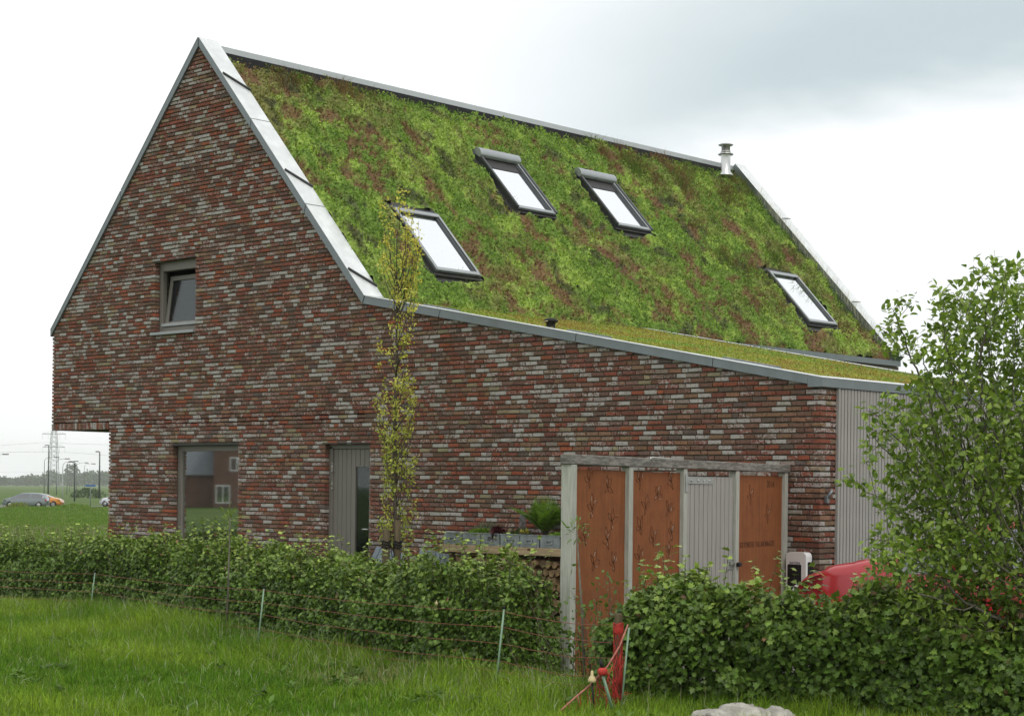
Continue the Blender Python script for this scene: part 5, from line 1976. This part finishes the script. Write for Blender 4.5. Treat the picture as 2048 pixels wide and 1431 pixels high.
# shrubs by the road and low field hedge
for px, yy, d, r_, lab, c in ((36, 1008, 163, 1.0, 'yellow-green roadside bush in front of the grey people carrier', (.17, .20, .04)), (176, 983, 330, 2.2, 'dark low bush in the field right of the double lamp', (.05, .085, .03))):
    P_ = at(px, yy, d); P_[2] = float(ground_z(P_[0], P_[1]))
    ball_plant('bush', lab, 'bush', tuple(P_), (r_ * 1.5, r_ * 1.5, r_ * .8), 700, .16 * r_, c, LEAF_OVATE, M_LEAF_SOFT)

# ------------------------------------------------------------------ brick house across the field (it shows only in the window glass)
C0 = at(440, 1000, 143.0)
ny = thing('neighbour_house', 'brown brick house with white windows reflected in the large window', 'house', (C0[0], -C0[1], -.1), math.atan2(.61, .79) + math.pi / 2)
M_BB = plain('brown_brick', (.15, .082, .06), .9, var=.2, scale=1.5)
MB().box(-7.0, .75, 0, 9, 0, 5.4).build('wall', M_BB, ny)
MB().prism_y([(-7.3, 5.4), (1.05, 5.4), (-3.1, 9.4)], -.2, 9.2).build('roof', M_ZINC_DARK, ny)
MB().box(.76, 7, 1.5, 8, 0, 2.6).build('annex', M_BB, ny)
MB().prism_x([(1.2, 2.6), (8.3, 2.6), (4.7, 5.6)], .76, 7.2).build('annex_roof', plain('slate', (.16, .18, .19), .6, var=.2, scale=3), ny)
for x, zs in ((-.56, ((.35, 1.8),)), (-2.4, ((.35, 1.8),)), (-1.65, ((2.95, 4.05),)), (-4.6, ((.35, 1.8), (2.95, 4.05)))):
    for z in zs:
        w = bpy.data.objects.new('window', None); link(w, ny)
        m = MB()
        for q in ((0, .08, *z), (1.05, 1.13, *z), (.53, .60, *z)): m.box(x + q[0], x + q[1], -.06, -.01, q[2], q[3])
        m.box(x, x + 1.13, -.07, -.061, z[0], z[0] + .08).box(x, x + 1.13, -.07, -.061, z[1] - .08, z[1])
        m.build('frame', M_WHITE, w)
        MB().box(x + .02, x + 1.1, -.009, -.004, z[0], z[1]).build('pane', M_GLASS, w)

# ------------------------------------------------------------------ grass
HX = np.array([-16.5, -10.8, -6.7, -3.15, -1.2, .5, 2.25, 3.14, 3.87, 5.5, 7.5])
HY = np.array([-2.85, -3.50, -3.93, -5.0, -5.50, -5.75, -5.93, -5.62, -5.48, -5.10, -4.5]) - .25


def view_coords(x, y):
    dx, dy = x - CAM[0], y - CAM[1]
    return dx * math.cos(PHI) + dy * math.sin(PHI), -dx * math.sin(PHI) + dy * math.cos(PHI)


FX = np.array([q[0] for q in FP]); FY = np.array([q[1] for q in FP])
NTUFT = 110000
x, y = rng.uniform(-14, 6.5, NTUFT), rng.uniform(-11.0, -2.5, NTUFT)
rr_, ww_ = view_coords(x, y)
k = (ww_ > 11.2) & (np.abs(rr_) < .30 * ww_ + .5) & (y < np.interp(x, HX, HY) + .12)
x, y, ww_ = x[k], y[k], ww_[k]
k = rng.uniform(0, 1, len(x)) < np.clip(1.5 * (13.0 / ww_), .4, 1)
x, y = x[k], y[k]
nt_ = len(x)
df = np.abs(np.interp(x, FX, FY) - y)
tall = np.exp(-(df / .5) ** 2) * (x < 2.2)
dh = np.clip(np.interp(x, HX, HY) - y, 0, 9)
tall = np.maximum(tall, .8 * np.exp(-(dh / .35) ** 2))
pat, pat2 = fbm(x * .7, y * .7, 500, 3), fbm(x * 3, y * 3, 505, 3)
left = np.clip((-1.0 - x) / 6, 0, 1)
hb = .055 + .09 * pat + .05 * left + .07 * (pat2 - .45) + tall * (.055 + .11 * left + .12 * pat2)
dp = at(715, 1372, 15.5)
dry = np.exp(-(((x - dp[0]) / .55) ** 2 + ((y - dp[1]) / .4) ** 2))
hb = np.clip(hb * (1 - .45 * dry) * np.clip((27 - view_coords(x, y)[1]) / 7, .22, 1), .03, 1)
g1, g2, g3 = np.array([.098, .210, .014]), np.array([.260, .375, .036]), np.array([.34, .31, .15])
ft = np.clip(.38 + 1.9 * (pat - .5) + rng.normal(0, .22, nt_), 0, 1)[:, None]
ct_ = (g1 + (g2 - g1) * ft) * rng.uniform(.6, 1.4, (nt_, 1))
NB = 5
rep = lambda v: np.repeat(v, NB, axis=0)
n = nt_ * NB
bx, by = rep(x) + rng.normal(0, .016, n), rep(y) + rng.normal(0, .016, n)
h = rep(hb) * rng.uniform(.5, 1.35, n)
col = rep(ct_) * rng.uniform(.75, 1.25, (n, 1))
isd = rng.uniform(0, 1, n) < .02 + rep(.5 * dry)
col[isd] = g3 * rng.uniform(.7, 1.3, (isd.sum(), 1))
pale = rng.uniform(0, 1, n) < .012 + .03 * rep(tall)
col[pale] = np.array([.40, .44, .30])
h[pale] *= 1.25
o = blades('lawn_grass', np.stack([bx, by, np.zeros(n)], 1), h, rng.uniform(.0020, .0046, n), np.abs(rng.normal(.4, .35, n)), col, M_GRASS)
tag(o, 'long soft green lawn grass in the foreground', 'grass', kind='stuff')
print('lawn blades', n)
# seed stalks and broad-leaved weeds among the grass
n = 1500
q = rng.uniform(0, 1, n) * (len(FP) - 1.35)
k = q.astype(int)
bx = FX[k] + (FX[k + 1] - FX[k]) * (q - k) + rng.normal(0, .55, n)
by = FY[k] + (FY[k + 1] - FY[k]) * (q - k) + rng.normal(0, .55, n)
ok = by < np.interp(bx, HX, HY) + .05
bx, by = bx[ok], by[ok]; n = len(bx)
o = blades('seed_stalks', np.stack([bx, by, np.zeros(n)], 1), rng.uniform(.16, .36, n), rng.uniform(.0012, .002, n), np.abs(rng.normal(.5, .35, n)),
           np.array([.36, .36, .20]) * rng.uniform(.6, 1.3, (n, 1)), M_GRASS)
tag(o, 'pale seed stalks standing in the lawn along the netting', 'grass', kind='stuff')
nw = 170
wx, wy_ = rng.uniform(-10, 4.5, nw), rng.uniform(-9.5, -4.5, nw)
rr_, ww_ = view_coords(wx, wy_)
ok = (ww_ > 12.2) & (np.abs(rr_) < .29 * ww_) & (wy_ < np.interp(wx, HX, HY) - .1)
wx, wy_ = wx[ok], wy_[ok]; nw = len(wx)
NB = 14
a = rng.uniform(0, 2 * np.pi, nw * NB)
pos = np.stack([np.repeat(wx, NB) + rng.normal(0, .03, nw * NB), np.repeat(wy_, NB) + rng.normal(0, .03, nw * NB), rng.uniform(.03, .09, nw * NB)], 1)
o = leaf_mesh('lawn_weeds', pos, np.stack([np.cos(a), np.sin(a), rng.uniform(.1, .9, nw * NB)], 1), np.stack([-np.cos(a) * .4, -np.sin(a) * .4, np.ones(nw * NB)], 1), rng.uniform(.05, .11, nw * NB),
              np.repeat(rng.uniform(.6, 1.2, (nw, 1)), NB, axis=0) * np.array([.115, .205, .035]), LEAF_OVATE * np.array([1, .7]), M_GRASS)
tag(o, 'low broad-leaved weeds scattered through the lawn', 'weeds', kind='stuff')
# meadow seen past the left end of the house
N = 60000
ww_ = 27 + 128 * rng.uniform(0, 1, N) ** 1.5
rr_ = (rng.uniform(-40, 245, N) - 1024) / 3571 * ww_
x = CAM[0] + rr_ * math.cos(PHI) - ww_ * math.sin(PHI)
y = CAM[1] + rr_ * math.sin(PHI) + ww_ * math.cos(PHI)
k = y > np.interp(x, HX, HY) + 1.1
x, y, ww_ = x[k], y[k], ww_[k]
n = len(x)
pat = fbm(x * .25, y * .25, 520, 3)
h = (.14 + .42 * pat * np.clip((60 - ww_) / 30, .35, 1)) * rng.uniform(.5, 1.3, n)
col = g1 * 1.05 + (np.array([.20, .23, .075]) - g1) * np.clip(rng.normal(.35, .3, (n, 1)) + .8 * (pat[:, None] - .5), 0, 1)
isd = rng.uniform(0, 1, n) < .10 * (ww_ < 70)
col[isd] = np.array([.27, .25, .17])
h[isd] *= 1.25
o = blades('meadow_grass', np.stack([x, y, ground_z(x, y)], 1), h, (.0035 + ww_ * .00022) * rng.uniform(.7, 1.3, n), np.abs(rng.normal(.35, .3, n)), col * rng.uniform(.75, 1.25, (n, 1)), M_GRASS)
tag(o, 'tall meadow grass beyond the hedge, left of the house', 'grass', kind='stuff')

# ------------------------------------------------------------------ air
hz = MB().box(-2600, 2600, -2600, 2600, -2.2, 56).build('haze')
hm = bpy.data.materials.new('haze'); hm.use_nodes = True
ht = NT(hm.node_tree)
ho = ht.n('ShaderNodeOutputMaterial')
hv = ht.n('ShaderNodeVolumePrincipled')
hv.inputs['Color'].default_value = (1.0, 1.0, 1.0, 1)
hv.inputs['Density'].default_value = .0002
hv.inputs['Anisotropy'].default_value = 0.0
ht.t.links.new(hv.outputs[0], ho.inputs['Volume'])
hz.data.materials.append(hm)
tag(hz, 'thin pale haze over the far fields', 'haze', kind='stuff')
